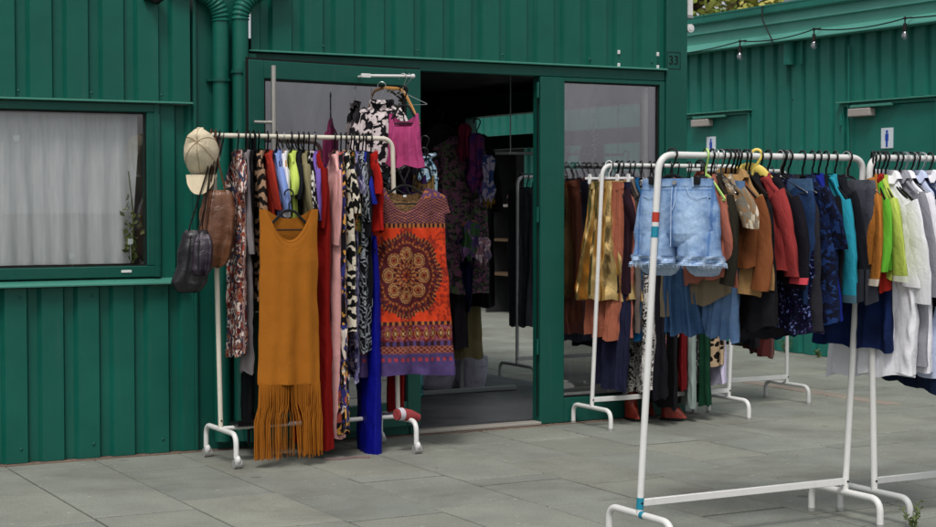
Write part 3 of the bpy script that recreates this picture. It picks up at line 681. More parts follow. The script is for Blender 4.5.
# weeds
def weed(x, y, h, n_, lab, seed):
    rr = random.Random(seed); t = thing('weed', lab, 'weed', (x, y, 0), 0, 'weeds in the paving')
    k = MB(); g = MB()
    for i in range(n_):
        a = rr.uniform(0, 2 * PI); q = rr.uniform(.1, .6) * h; tip = Vector((math.cos(a) * q, math.sin(a) * q, h * rr.uniform(.5, 1)))
        g.tube([(rr.uniform(-.01, .01), rr.uniform(-.01, .01), 0), tip * .5 + Vector((0, 0, .01)), tip], [.0018, .0014, .0008], 5)
        for j in range(9):
            c = tip * (0.2 + .8 * j / 8); leaf_tri(k, c, (rr.uniform(-1, 1), rr.uniform(-1, 1), rr.uniform(-.1, .9)), rr.uniform(.012, .028), .22)
    obj('leaf', k, M['leaf'], t, False); obj('stem', g, M['leaf'], t)
weed(4.80, 5.00, 0.11, 8, 'green weed sprouting from a paving joint beside the shared rack feet', 1)
weed(XR - 0.06, 11.35, 0.13, 16, 'clump of weeds at the foot of the teal wall', 2)
weed(XR - 0.07, 10.55, 0.05, 10, 'low weeds under the hems of the white shirts, against the teal wall', 4)
weed(XR - 0.08, 10.9, 0.07, 10, 'small tuft of weeds between the larger clump and the low one', 5)

# ================================================================== racks
def v3(a): return Vector(a)
def clothes_rack(label, base, L, sway, mats, foot=0.21, zbar=1.50, r=0.0125, castors=False, overhang=0.0, tape=False, bars=True, fz0=0.0, gname='white garment racks'):
    """base = (x, y) of the left foot on the ground; the bar runs along the shop front"""
    t = thing('garment_rack', label, 'clothes rack', (base[0], base[1], 0), 0, gname)
    zf = 0.115 + (0.055 if castors else 0); mt, mf = mats
    rc = 0.07
    for sx in (0, 1):
        xb = L * sx; sg = 1 if sx == 0 else -1
        up = [(xb, 0, zf), (xb + sway, 0, zbar)]
        if overhang and sx == 0: pts = [(xb, 0, zf), (xb + sway, 0, zbar - 0.01)]
        else: pts = bend([(xb, 0, zf), (xb + sway, 0, zbar), (xb + sway + sg * 0.14, 0, zbar)], rc, 10)
        k = MB(); k.tube(pts, r, 14); u = obj('upright', k, mt, t)
        if tape and sx == 0:
            for z0, z1, mm in ((1.245, 1.283, 'red_tape'), (1.228, 1.2445, 'white_plastic'), (1.186, 1.2275, 'teal_tape'), (0.135, 0.18, 'teal_tape')):
                k = MB(); f = lambda z: (xb + sway * (z - zf) / (zbar - zf), 0, z)
                k.tube([f(z0), f(z1)], r + 0.0009, 14, False); obj('tape_band', k, M[mm], u)
        k = MB(); z0 = 0.052 if castors else fz0
        k.tube(bend([(xb, -foot, z0), (xb, -foot, zf), (xb, foot, zf), (xb, foot, z0)], 0.06, 8), r * 1.05, 14)
        ft = obj('foot_rail', k, mf, t)
        if tape and sx == 0:
            k = MB(); k.tube([(xb, -0.035, zf), (xb, -0.012, zf)], r * 1.05 + .0009, 14, False); obj('tape_band', k, M['teal_tape'], ft)
        for sy in (-1, 1):
            if castors:
                k = MB(); k.tube([(xb, sy * foot, 0.048), (xb, sy * foot, 0.075)], 0.011, 10); k.ball((xb + .006, sy * foot, 0.044), 0.026, 14, 10, (0.62, 1.0, .9)); w = obj('castor', k, M['white_plastic'], ft)
                k = MB(); k.tube([(xb - .012, sy * foot + .006, 0.0235), (xb + .026, sy * foot + .006, 0.0235)], 0.0235, 18); obj('wheel', k, M['rubber'], w)
            else:
                k = MB(); k.tube([(xb, sy * foot, 0.0005), (xb, sy * foot, 0.016)], r * 1.25, 12); obj('rubber_foot', k, M['rubber'], ft)
    x0 = sway + (-overhang if overhang else 0.14); k = MB(); k.tube([(x0, 0, zbar), (L + sway - 0.14, 0, zbar)], r * 0.96, 14); hb = obj('hanging_bar', k, mt, t)
    if overhang:
        k = MB(); k.ball((x0, 0, zbar), r * 1.2, 12, 8); obj('bar_end_cap', k, M['white_plastic'], hb)
    if bars:
        zb = zf + 0.045; s0 = sway * 0.045 / (zbar - zf)
        k = MB(); k.box((s0 + 0.004, -r * .6, zb - 0.014), (L + s0 - 0.004, r * .6, zb + 0.014), 0.002) if not castors else k.tube([(0, 0, zf + .004), (L, 0, zf + .004)], r * .9, 12)
        obj('lower_bar', k, mf, t)
        for xx in (0, L):
            k = MB(); k.ball((xx + s0, -r * 1.0, zb), 0.005, 8, 6); obj('bolt', k, M['black_plastic'], t)
    return t

R1Y, R2Y, R3Y, R4Y, R5Y = 7.97, 8.19, 8.64, 5.30, 5.25
Z1, Z2, Z4 = 1.655, 1.535, 1.505
clothes_rack('white rack on castors by the left downpipe, with the mustard and orange dresses', (2.955, R1Y), 1.0, -0.03, (M['cream_tube'], M['white_tube']), 0.215, Z1, 0.0125, True, 0.065)
clothes_rack('white rack with the gold skirt, close against the shop window', (5.33, R2Y), 1.0, 0.07, (M['white_tube'], M['white_tube']), 0.20, Z2)
clothes_rack('worn rack standing deepest in the passage beyond the leopard dress', (6.24, R3Y), 0.92, -0.01, (M['old_tube'], M['old_tube']), 0.22, 1.52)
clothes_rack('front white rack banded with red and teal tape, holding the denim shorts', (3.67, R4Y), 1.035, 0.085, (M['white_tube'], M['white_tube']), 0.21, Z4, 0.0135, False, 0.0, True)
clothes_rack('front white rack cut off by the frame, holding lime and white shirts', (4.82, R5Y), 1.03, -0.045, (M['white_tube'], M['old_tube']), 0.21, Z4, 0.0135)

# ================================================================== hangers
_hang = {}
def hanger_mesh(kind, hw):
    key = (kind, round(hw, 2))
    if key in _hang: return _hang[key]
    h = MB(); b = MB()
    R_ = 0.022; pts = []
    for i in range(15):
        a = math.radians(200 - 245 * i / 14); pts.append((R_ * math.cos(a), 0, R_ * math.sin(a) - 0.010 + 0.0005))
    pts += [(0.010, 0, -0.045), (0.0, 0, -0.058), (0, 0, -0.095)]
    thick = {'black': 0.0042, 'yellow': 0.006, 'wire': 0.0018, 'white': 0.0035, 'wood': 0.0022, 'lime': 0.004}[kind]
    h.tube(pts, thick, 8)
    if kind in ('black', 'yellow', 'lime', 'wood'):
        rr = 0.0065 if kind != 'wood' else 0.009
        if kind == 'yellow': rr = 0.017
        P = [(-hw, 0, -0.185), (-hw * .6, 0, -0.140), (-0.03, 0, -0.096), (0, 0, -0.090), (0.03, 0, -0.096), (hw * .6, 0, -0.140), (hw, 0, -0.185)]
        if kind == 'yellow': P = [(x, y, z + .032) for x, y, z in P]
        b.tube(bend(P, 0.05, 4), rr, 8, True, 0.55 if kind != 'yellow' else .3)
        if kind != 'wood': b.tube([(-hw * .97, 0, -0.188), (hw * .97, 0, -0.188)], 0.004, 8)
    elif kind == 'wire':
        b.tube(bend([(0, 0, -0.09), (hw, 0, -0.16), (-hw, 0, -0.16), (0, 0, -0.09)], 0.015, 4), 0.0017, 6)
    elif kind == 'white':
        b.box((-hw, -0.006, -0.098), (hw, 0.006, -0.083), 0.003)
        for x in (-hw * .8, -hw * .35, hw * .35, hw * .8):
            b.box((x - .011, -0.011, -0.125), (x + .011, 0.011, -0.072), 0.004); b.tube([(x, -.014, -.07), (x, .014, -.07)], 0.006, 8)
    out = []
    for nm, g in (('hook', h), ('shoulder_bar' if kind != 'white' else 'clip_bar', b)):
        o = obj(nm, g, M[{'black': 'black_plastic', 'yellow': 'yellow_plastic', 'wire': 'chrome', 'white': 'white_plastic', 'wood': 'wood', 'lime': 'lime_plastic'}[kind]] if not (kind == 'wood' and nm == 'hook') else M['chrome'])
        out.append((nm, o.data)); bpy.data.objects.remove(o)
    _hang[key] = out; return out
def hanger(kind, loc, rz, hw, label, tilt=0.0):
    t = thing({'black': 'black_hanger', 'yellow': 'yellow_hanger', 'wire': 'wire_hanger', 'white': 'clip_hanger', 'wood': 'wooden_hanger', 'lime': 'lime_hanger'}[kind], label, 'hanger', loc, rz, 'hangers on the racks')
    t.rotation_euler[1] = tilt
    for nm, me in hanger_mesh(kind, hw):
        o = bpy.data.objects.new(nm, me); COL.objects.link(o); o.parent = t
    return t

# ================================================================== garments
def smooth_rows(rows, n):
    """rows: (z, half width, half thickness[, x offset]) -> n+1 rows, evenly spaced along the outline"""
    rows = [tuple(r) + (0,) * (4 - len(r)) for r in rows]
    d = [0]
    for a, b_ in zip(rows, rows[1:]): d.append(d[-1] + math.hypot(a[0] - b_[0], a[1] - b_[1]) + 1e-6)
    out = []
    for i in range(n + 1):
        s = d[-1] * i / n; j = 0
        while j < len(rows) - 2 and d[j + 1] < s: j += 1
        f = (s - d[j]) / (d[j + 1] - d[j]); out.append(tuple(rows[j][k] * (1 - f) + rows[j + 1][k] * f for k in range(4)))
    return out
def loft(rows, seed, fold=(0.004, 0.02), k=(3, 7), nseg=56, nrow=44, hem=0.008, slope=0.0, sway=0.0, colf=None, boxy=0.75, uoff=0.0, pleat=0.0, dip=None, crump=1.0):
    rr = random.Random(seed); R = smooth_rows(rows, nrow)
    ph = [rr.uniform(0, 6.28) for _ in range(8)]; k1, k2 = k; kk = [rr.uniform(k1, k2), rr.uniform(k1, k2) * 1.7, rr.uniform(k1, k2) * .5]
    dr = [rr.uniform(-1.2, 1.2) for _ in range(3)]; zt, zb = rows[0][0], rows[-1][0]; H = max(zt - zb, 1e-3)
    g = MB(); vs = []; uv = []; cols = []
    for (z, hw, ht, xo) in R:
        v = (zt - z) / H; A = fold[0] + (fold[1] - fold[0]) * min(1, v * 1.15) ** 0.8
        for i in range(nseg):
            a = 2 * PI * i / nseg; c, s = math.cos(a), math.sin(a)
            u = math.copysign(abs(c) ** boxy, c); ys = math.copysign(abs(s) ** .85, s)
            x = xo + hw * u
            f = (math.sin(kk[0] * u * 1.6 + ph[0] + dr[0] * v) + .6 * math.sin(kk[1] * u * 1.4 + ph[1] + dr[1] * v * 2) + .8 * math.sin(kk[2] * u + ph[2] + dr[2] * v)) / 1.6
            nz = noise.noise(Vector((x * 9 + seed * 3.1, z * 3.4, s * 1.3 + seed))) * 0.9 * crump
            y = ht * ys + A * (f + nz)
            y += crump * A * .55 * noise.noise(Vector((x * 24 + z * 9, z * 11 - x * 6, s + seed * 2.3))) + .0022 * crump * noise.noise(Vector((x * 46, z * 30, s + seed)))
            if s > 0: y += A * .45 * math.sin(kk[1] * u * 2.3 + ph[3] + v * 2)
            else: y -= A * .45 * math.sin(kk[1] * u * 2.1 + ph[4] + v * 1.6)
            x += noise.noise(Vector((z * 7, seed * 1.7, c))) * 0.008 * min(1, v * 3) + sway * v * v
            if pleat: y += math.copysign(1, s) * pleat * (0.3 + .7 * v) * math.sin(u * 46 + ph[5]); x += pleat * .5 * math.cos(u * 46)
            zz = z
            if v > 0.93: zz += hem * math.sin(kk[0] * u * 1.5 + ph[6]) * (v - .93) / .07 + hem * .5 * (1 if s > 0 else -1) * (v - .93) / .07
            if slope: zz += slope * x * max(0, (v - .25) / .75) + abs(slope) * .25 * noise.noise(Vector((x * 14, seed, 1))) * v * .3
            if dip and v < dip[2] * 1.001 + .02: # neckline scoop: front lower than back
                q = max(0.0, 1 - (x / dip[0]) ** 2); fall = max(0.0, 1 - v / dip[2]); zz -= (dip[1] if s < 0 else dip[1] * .3) * q * fall
            vs.append((x, y, zz)); uv.append((x * 1.0 + (0.53 if s > 0 else 0) + uoff, z))
            if colf: cols.append(colf(x, zz, s < 0))
    fs = []; us = []
    for j in range(len(R) - 1):
        for i in range(nseg):
            q = (j * nseg + i, j * nseg + (i + 1) % nseg, (j + 1) * nseg + (i + 1) % nseg, (j + 1) * nseg + i); fs.append(q)
            us.append([uv[t_] for t_ in q])
    g.add(vs, fs, us)
    if colf: g.col = cols
    return g
def sleeve(sx, hw, length, seed, splay=0.05, r0=0.078, r1=0.062, flat=0.42, z0=-0.15, drop=0.0, fold=0.006):
    rr = random.Random(seed); n = 14; seg = 22; g = MB(); vs = []; uv = []
    p0 = Vector((sx * (hw - 0.075), 0, z0 + 0.0)); p1 = Vector((sx * (hw - .02 + splay * 0.8), rr.uniform(-.012, .012), z0 - length * .45)); p2 = Vector((sx * (hw - .03 + splay), rr.uniform(-.03, .03), z0 - length))
    ph = rr.uniform(0, 6)
    for j in range(n + 1):
        t = j / n; c = p0 * (1 - t) ** 2 + p1 * 2 * t * (1 - t) + p2 * t * t; d = ((p1 - p0) * (1 - t) + (p2 - p1) * t).normalized()
        N = Vector((d.z, 0, -d.x)) * sx; r = r0 + (r1 - r0) * t
        for i in range(seg):
            a = 2 * PI * i / seg; w = 1 + fold / r * (math.sin(3 * a + ph + 3 * t) + 1.4 * noise.noise(Vector((math.cos(a) * 1.4, t * length * 16, seed))))
            vs.append(c + N * (math.cos(a) * r * w) + Vector((0, 1, 0)) * (math.sin(a) * r * flat * w)); uv.append((a / 6.28 * .3 + sx, c.z))
    fs = [(j * seg + i, j * seg + (i + 1) % seg, (j + 1) * seg + (i + 1) % seg, (j + 1) * seg + i) for j in range(n) for i in range(seg)]
    g.add(vs, fs, [[uv[q] for q in f] for f in fs]); return g

CENTER = {}
def garment(kind, Y, cx, hem, mat, label, name, cat, w=0.21, flare=1.1, sl=0.0, yaw=13, thick=0.022, zbar=None, hang='black', fold=None, collar=None, lean=0.0, group=None, trim=None, front=False, pleat=0.0, hx=None, short='', splay=0.04, seed=None, hkx=None, neck=True, leg=None):
    """one garment on its hanger; cx = where its hook sits along the bar (surveyed column), hem = surveyed row of its hem"""
    zb = zbar if zbar is not None else {R1Y: Z1, R2Y: Z2, R3Y: 1.52, R4Y: Z4, R5Y: Z4}[Y]
    X = fx(cx, Y) if hx is None else hx
    zh = fz(cx, hem, Y) - zb
    seed = seed if seed is not None else int(cx * 7 + hem * 3) % 9973
    rr = random.Random(seed)
    rz = math.radians(-90 - (yaw + rr.uniform(-7, 7))) if not front else math.radians(yaw)
    zhook = zb + 0.0125
    lab = short or label
    tl = 0 if front or yaw < -30 else math.radians(rr.uniform(-2, 7))
    hanger(hang, (X, Y, zhook), rz, w * .84 if kind not in ('skirt', 'trousers') else 0.15, hangerlab(hang, lab), tl)
    t = thing(name, label, cat, (X, Y, zhook), rz, group); t.rotation_euler[1] = tl
    zh -= 0.0125; F = fold or (0.003, 0.013)
    if kind in ('shirt', 'dress', 'tank'):
        wt = w * 1.0; hh = w * flare
        sd_ = rr.uniform(.8, 1.25) if not front else .7
        rows = [(-0.074, 0.058, 0.030), (-0.088, 0.070, 0.022), (-0.088 - .040 * sd_, wt * .48, 0.014), (-0.088 - .085 * sd_, wt * .80, 0.014), (-0.088 - .125 * sd_, wt * .95, thick * .7), (-0.29, wt * 1.0, thick), (zh * .55 - .09, (wt * .95 + hh) / 2, thick * 1.15), (zh, hh, thick * 1.3)]
        if kind == 'tank': rows = [(-0.135, wt * .80, 0.006), (-0.16, wt * .82, 0.010), (-0.24, wt * .86, thick), (-0.36, wt * .95, thick), (zh, hh, thick * 1.2)]
        dip = (wt * .66, 0.14, 0.25) if kind == 'tank' else (0.085, 0.035, .2)
        nr = max(24, min(70, int(-zh * 52)))
        b_ = obj('body', loft(rows, seed, F, nrow=nr, dip=dip, pleat=pleat, sway=lean, slope=0 if front else rr.uniform(-.16, .30) * (.5 if zh < -.8 else 1)), mat, t)
        if sl > 0:
            for sx in (-1, 1):
                s_ = obj('sleeve', sleeve(sx, wt, sl * (1 + .08 * math.sin(seed + sx)), seed + sx, splay, .058, .050, .36, -.088 - .10 * sd_), mat, t)
                if trim:
                    e = sleeve(sx, wt, sl * (1 + .08 * math.sin(seed + sx)), seed + sx, splay, .058, .050, .36, -.088 - .10 * sd_); n0 = len(e.v) - 22
                    k = MB(); k.add([Vector(v) * 1.0 for v in e.v[n0 - 22:]], [(i, (i + 1) % 22, 22 + (i + 1) % 22, 22 + i) for i in range(22)], [[(0, 0)] * 4] * 22)
                    cxx = sum(v[0] for v in k.v) / 44; k.v = [(cxx + (v[0] - cxx) * 1.07, v[1] * 1.12, v[2]) for v in k.v]; obj('cuff', k, trim, s_)
        if collar:
            k = MB(); vs = []; n_ = 26
            for j, (zz, ex) in enumerate(((-0.098, 1.14), (-0.078, 1.0), (-0.062, 1.0), (-0.070, 1.25), (-0.094, 1.5))):
                for i in range(n_):
                    a = 2 * PI * i / n_; vs.append((0.064 * ex * math.cos(a), 0.030 * ex * math.sin(a), zz - (0.022 if math.sin(a) < -.3 else 0)))
            fs = [(j * n_ + i, j * n_ + (i + 1) % n_, (j + 1) * n_ + (i + 1) % n_, (j + 1) * n_ + i) for j in range(4) for i in range(n_)]
            k.add(vs, fs, [[(vs[q][0], vs[q][2]) for q in f] for f in fs]); obj('collar', k, collar, t)
    elif kind == 'skirt':
        rows = [(-0.112, w * .9, 0.016), (-0.15, w * .92, 0.018), (-0.28, w * 1.0, thick), (zh, w * flare, thick * 1.5)]
        obj('body', loft(rows, seed, fold or (0.002, 0.02), nrow=40, pleat=pleat, sway=lean, nseg=150 if pleat else 56), mat, t)
        obj('waistband', loft([(-0.104, w * .9 + .002, 0.018), (-0.142, w * .92 + .002, 0.0205)], seed, (0.002, 0.003), nrow=3), mat, t)
    elif kind == 'trousers':
        zc = -0.36; hz = [(-0.112, w * .88, 0.016), (-0.22, w, thick), (zc, w * 1.04, thick * 1.1), (zc - .02, w * 1.03, thick)]
        obj('body', loft(hz, seed, (0.002, 0.006), nrow=18), mat, t)
        for sx in (-1, 1):
            l0, l1 = (leg or (.52, .5))
            rows = [(zc + .03, w * l0, thick * .9, sx * w * .5), (zc - .15, w * l0 * .95, thick, sx * w * .5), (zh, w * l1, thick * 1.1, sx * w * (.5 if l1 < .6 else .56))]
            obj('leg', loft(rows, seed + sx, (0.002, 0.010), nrow=30, nseg=36, sway=lean), mat, t)
        obj('waistband', loft([(-0.104, w * .88 + .003, 0.019), (-0.145, w * .92 + .003, 0.021)], seed, (0.002, 0.003), nrow=3), trim or mat, t)
    return t
def hangerlab(h, lab):
    return {'black': 'black plastic hanger under ', 'yellow': 'yellow plastic hanger over ', 'wire': 'thin wire hanger under ', 'white': 'white clip hanger gripping ', 'wood': 'wooden hanger under ', 'lime': 'lime plastic hanger under '}[h] + lab

# ------------------------------------------------------------------ fabrics
FB = fabric
f_multi = FB('floral', 'c4b0a8', '5c1f1c', '8c3a30', 'd8c8bf', '272a3c', '96604a', 'b04a3a', '32405a')
f_darkfl = FB('floral', '141318', '191820', 'b8574a', 'd7a24c', 'e8ddd2', '3a3f8a', '141318', '161620', scale=.6)
f_lilacfl = FB('floral', '24253f', '7f7cb0', '2c2d52', 'b9b4cf', '1b1b28', '5a5390', scale=.8)
f_redfl = FB('floral', '7c2a26', 'b8624a', '2a1c22', 'd8bfa4', '8f3a3e', '3a2a33', scale=1.2)
f_brightfl = FB('floral', '3b4aa8', 'd23a4a', 'e9e0da', 'c84a8a', '3a8fae', 'e08a3a', scale=.9)
f_tiger = FB('tiger', '15110f', 'a5846a')
f_tribal = FB('zigzag', '0f0f10', 'cfc6b4')
f_lines = FB('lines', '111218', '9aa0a8')
f_camo = FB('camo', '161a18', '2f4a33', 'a5652a', '1a1b1c', '8f8a3a')
f_dots = FB('spots', '0f0e12', 'cfcac6', scale=.9)
f_leo = FB('spots', 'bfa688', '17120f', scale=.62)
f_bw = FB('floral', 'd2cec8', '1c1c20', 'c7c2bd', '141418', 'd8d4cf', scale=1.6)
f_bwd = FB('floral', '18181c', '141418', 'a8a8a4', '19191d', scale=1.5)
f_navypat = FB('floral', '0e1530', '13244e', '0d1226', '1f3a70', '0c0f1e', scale=1.1)
f_seq = FB('sequins', '0d1024', '1a1f4a', '3a1f52', '10142e', '7f8cce', '0b0d1c', '141838', '0d1024', scale=4, rough=.3)
P_ = lambda c, **k: FB('plain', c, **k)
black = P_('101014'); navy = P_('121a33'); white = P_('eaeaf0', wr=.8); lightd = FB('denim', '6f8fb8', '93afd2'); middenim = FB('denim', '2f4f78', '4d7099', scale=.6); darkdenim = FB('denim', '16253f', '25406a')
gold = FB('plain', 'e2c080', rough=.27, metal=.95, wr=.5)

G1 = 'clothes on the castor rack'; G2 = 'clothes on the rack by the shop window'; G4 = 'clothes on the front rack'; G5 = 'clothes on the rack at the frame edge'; G3 = 'clothes in the passage'
def g1(kind, cx, hem, mat, label, name, cat, **k): k.setdefault('yaw', 15); k.setdefault('w', .185); k.setdefault('thick', .016); k.setdefault('group', G1); return garment(kind, R1Y, cx, hem, mat, label, name, cat, **k)
g1('dress', 238, 356, f_multi, 'long dress in busy red, navy and cream paisley, first on the castor rack', 'printed_dress', 'dress', sl=.1, w=.17, flare=1.15, short='the red and cream paisley dress')
g1('shirt', 246, 372, P_('8d8588'), 'thin grey cardigan hanging open beside the paisley dress', 'grey_cardigan', 'cardigan', sl=.42, w=.155, short='the thin grey cardigan')
g1('dress', 250, 428, black, 'long black dress between the grey cardigan and the tiger stripe top', 'black_dress', 'dress', w=.16, short='the long black dress')
g1('shirt', 259, 300, f_tiger, 'black and tan tiger striped blouse with loose sleeves', 'striped_blouse', 'blouse', sl=.30, w=.19, short='the tiger striped blouse')
g1('shirt', 268, 300, P_('a83224'), 'rust red blouse squeezed between tiger stripes and pale blue', 'red_blouse', 'blouse', sl=.2, short='the rust red blouse')
g1('shirt', 277, 300, P_('7b92cc'), 'pale cornflower blue shirt above the mustard dress', 'blue_shirt', 'shirt', sl=.16, w=.2, splay=.09, short='the cornflower blue shirt')
g1('shirt', 284, 290, P_('d9d7dc'), 'plain white blouse between pale blue and lime', 'white_blouse', 'blouse', sl=.2, w=.2, hang='wood', short='the plain white blouse')
g1('shirt', 292, 290, P_('bcd062'), 'lime yellow tee above the mustard dress', 'lime_tee', 'tee shirt', sl=.1, w=.2, short='the lime yellow tee')
g1('shirt', 299, 300, P_('1b1d22'), 'charcoal blouse between lime and khaki', 'charcoal_blouse', 'blouse', sl=.12, short='the charcoal blouse')
g1('shirt', 304, 300, P_('8d8463'), 'khaki blouse beside the polka dot one', 'khaki_blouse', 'blouse', sl=.2, w=.2, short='the khaki blouse')
g1('shirt', 309, 320, f_dots, 'black blouse with small white polka dots', 'dotted_blouse', 'blouse', sl=.2, w=.2, short='the polka dot blouse')
g1('shirt', 314, 300, P_('7d63b8'), 'lavender purple tee beside the red dress', 'purple_tee', 'tee shirt', sl=.2, w=.2, hang='wire', short='the lavender tee')
g1('dress', 315, 446, P_('8c140f'), 'long scarlet dress with wide sleeves, between mustard and pink', 'red_dress', 'dress', sl=.30, w=.21, flare=1.3, thick=.036, splay=.0, yaw=9, seed=3, short='the long scarlet dress')
g1('dress', 335, 430, P_('dca6a4'), 'long pale pink dress with a shirred side', 'pink_dress', 'dress', sl=.34, w=.20, flare=1.45, thick=.040, splay=.02, yaw=10, seed=6, short='the long pale pink dress')
g1('dress', 341, 432, f_darkfl, 'long black dress scattered with orange, cream and blue flowers', 'floral_dress', 'dress', w=.19, flare=1.1, short='the long black floral dress')
g1('shirt', 346, 330, f_tribal, 'black and cream zigzag print tunic', 'zigzag_tunic', 'tunic', sl=.2, w=.19, short='the zigzag tunic')
g1('shirt', 351, 262, f_camo, 'green, orange and black camouflage blouse', 'camouflage_blouse', 'blouse', sl=.25, w=.2, short='the camouflage blouse')
g1('dress', 354, 376, f_lilacfl, 'navy and lilac print dress beside the zigzag tunic', 'lilac_dress', 'dress', sl=.1, w=.19, short='the navy and lilac dress')
g1('dress', 359, 352, f_lines, 'black dress with thin wavy silver grey lines', 'wavy_dress', 'dress', sl=.25, w=.2, thick=.03, short='the wavy line dress')
g1('shirt', 363, 240, P_('1b2a9a'), 'royal blue tee high at the right end of the castor rack', 'blue_tee', 'tee shirt', sl=.12, w=.2, short='the royal blue tee')
g1('skirt', 369, 452, P_('0b128c', rough=.5), 'long plain cobalt blue skirt reaching down to the paving', 'cobalt_skirt', 'skirt', w=.15, flare=1.08, thick=.03, fold=(.003, .012), short='the long cobalt skirt', zbar=1.24)
g1('shirt', 371, 235, P_('b01c16'), 'scarlet knitted tee hanging at the bend of the castor rack', 'red_tee', 'tee shirt', sl=.12, w=.17, thick=.03, short='the scarlet knitted tee')
g1('shirt', 366, 300, P_('14141a'), 'black cardigan behind the left shoulder of the orange dress', 'black_cardigan', 'cardigan', sl=.3, w=.2, short='the black cardigan')

def g2(kind, cx, hem, mat, label, name, cat, **k): k.setdefault('yaw', 12); k.setdefault('w', .19); k.setdefault('group', G2); return garment(kind, R2Y, cx, hem, mat, label, name, cat, **k)
g2('skirt', 609, 299, gold, 'shiny gold flared skirt on a white clip hanger', 'gold_skirt', 'skirt', w=.135, flare=1.55, yaw=-38, hang='white', thick=.035, fold=(.006, .030), short='the shiny gold skirt', seed=5)
g2('skirt', 618, 388, P_('20223c'), 'long navy pleated skirt under the peach one', 'navy_skirt', 'skirt', w=.17, flare=1.15, pleat=.003, yaw=2, short='the long navy pleated skirt')
g2('skirt', 611, 338, P_('b26a52'), 'peach pink pleated skirt behind the gold skirt', 'peach_skirt', 'skirt', w=.15, flare=1.1, pleat=.0035, yaw=-6, short='the peach pleated skirt')
g2('shirt', 617, 290, P_('2a1622'), 'black lace top between gold skirt and mauve', 'lace_top', 'top', sl=.2, short='the black lace top')
g2('dress', 622, 336, P_('a8665a'), 'dusty salmon pink dress beside the gold skirt', 'salmon_dress', 'dress', w=.18, short='the dusty salmon dress')
g2('dress', 629, 330, P_('6b615c'), 'taupe brown dress beside the salmon dress', 'taupe_dress', 'dress', short='the taupe dress')
g2('dress', 634, 338, P_('155a8c'), 'petrol blue dress in the middle of the window rack', 'petrol_dress', 'dress', w=.2, flare=1.2, short='the petrol blue dress')
g2('dress', 641, 392, f_bw, 'long white dress speckled with black, almost at boot height', 'speckled_dress', 'dress', w=.17, flare=1.2, short='the long black speckled dress')
g2('dress', 650, 398, P_('14141c'), 'long black dress behind the speckled one', 'black_dress', 'dress', w=.2, flare=1.25, short='the black dress by the speckled one')
g2('dress', 655, 350, f_brightfl, 'bright blue, red and white floral dress behind the taped upright', 'floral_dress', 'dress', w=.17, short='the bright floral dress')
g2('dress', 662, 404, P_('16161a'), 'long black gown behind the denim skirt', 'black_gown', 'dress', w=.2, flare=1.2, short='the long black gown')
g2('dress', 670, 332, f_redfl, 'dark red floral dress just under the denim shorts', 'red_floral_dress', 'dress', w=.16, short='the dark red floral dress')
g2('dress', 678, 386, P_('6d1016'), 'long wine red dress behind the denim skirt', 'wine_dress', 'dress', w=.17, short='the wine red dress')
g2('dress', 690, 382, f_bwd, 'black dress with fine white specks beside the leopard one', 'specked_dress', 'dress', w=.15, short='the black specked dress')
g2('dress', 688, 404, P_('98a8a4'), 'pale mint dress hanging lowest beside the wine red one', 'mint_dress', 'dress', w=.13, short='the pale mint dress')
g2('dress', 700, 402, P_('14402c'), 'bottle green dress behind the leopard dress', 'green_dress', 'dress', w=.14, short='the bottle green dress')
g2('dress', 700, 366, f_leo, 'beige leopard spotted dress under the linen blouse', 'leopard_dress', 'dress', w=.18, flare=1.15, yaw=-20, thick=.03, short='the leopard spotted dress', seed=9)
g2('dress', 713, 384, P_('c9c2dc'), 'pale lavender dress beside the leopard spots', 'lavender_dress', 'dress', w=.15, short='the pale lavender dress')
garment('dress', R3Y, 772, 357, P_('6a4a48'), 'mauve brown dress showing below the navy clothes in the passage', 'mauve_dress', 'dress', w=.15, group=G3, short='the mauve brown dress')
garment('dress', R3Y, 765, 353, P_('5a2a2a'), 'maroon dress right beside the mauve brown one', 'maroon_dress', 'dress', w=.15, group=G3, short='the maroon dress')
garment('dress', R3Y, 752, 345, P_('1b1b22'), 'black dress behind the flared jeans in the passage', 'black_dress', 'dress', w=.17, group=G3, short='the black dress in the passage')
garment('skirt', R3Y, 740, 335, navy, 'navy skirt behind the flared jeans', 'navy_skirt', 'skirt', w=.17, group=G3, short='the navy skirt behind the flared jeans')

def g4(kind, cx, hem, mat, label, name, cat, **k): k.setdefault('yaw', 8); k.setdefault('w', .2); k.setdefault('group', G4); k.setdefault('thick', .026); return garment(kind, R4Y, cx, hem, mat, label, name, cat, **k)
garment('skirt', 5.47, 680, 333, middenim, 'mid blue denim skirt with a frayed hem below the shorts', 'denim_skirt', 'skirt', w=.072, flare=1.15, yaw=-38, lean=.02, zbar=Z4 - .30, group=G4, thick=.03, short='the mid blue denim skirt')
garment('shirt', 5.42, 700, 304, P_('8c7d66'), 'crumpled beige striped linen blouse below the coral one', 'linen_blouse', 'blouse', w=.18, sl=.22, yaw=-25, flare=1.1, zbar=Z4 - .04, group=G4, thick=.045, short='the beige linen blouse')
g4('shirt', 706, 284, P_('b06a58'), 'dusty coral shirt beside the denim shorts', 'coral_shirt', 'shirt', w=.19, sl=.30, yaw=2, short='the dusty coral shirt')
g4('shirt', 712, 268, P_('2a271e'), 'dark olive jacket between coral and rust', 'olive_jacket', 'jacket', w=.2, sl=.3, yaw=8, short='the dark olive jacket')
g4('shirt', 722, 222, FB('floral', 'c9bda6', '9a7c5c', 'd6cbb8', '8a8478', scale=1.1), 'short cream blouse with a faded brown floral print', 'cream_blouse', 'blouse', w=.22, sl=.1, yaw=4, short='the cream floral blouse')
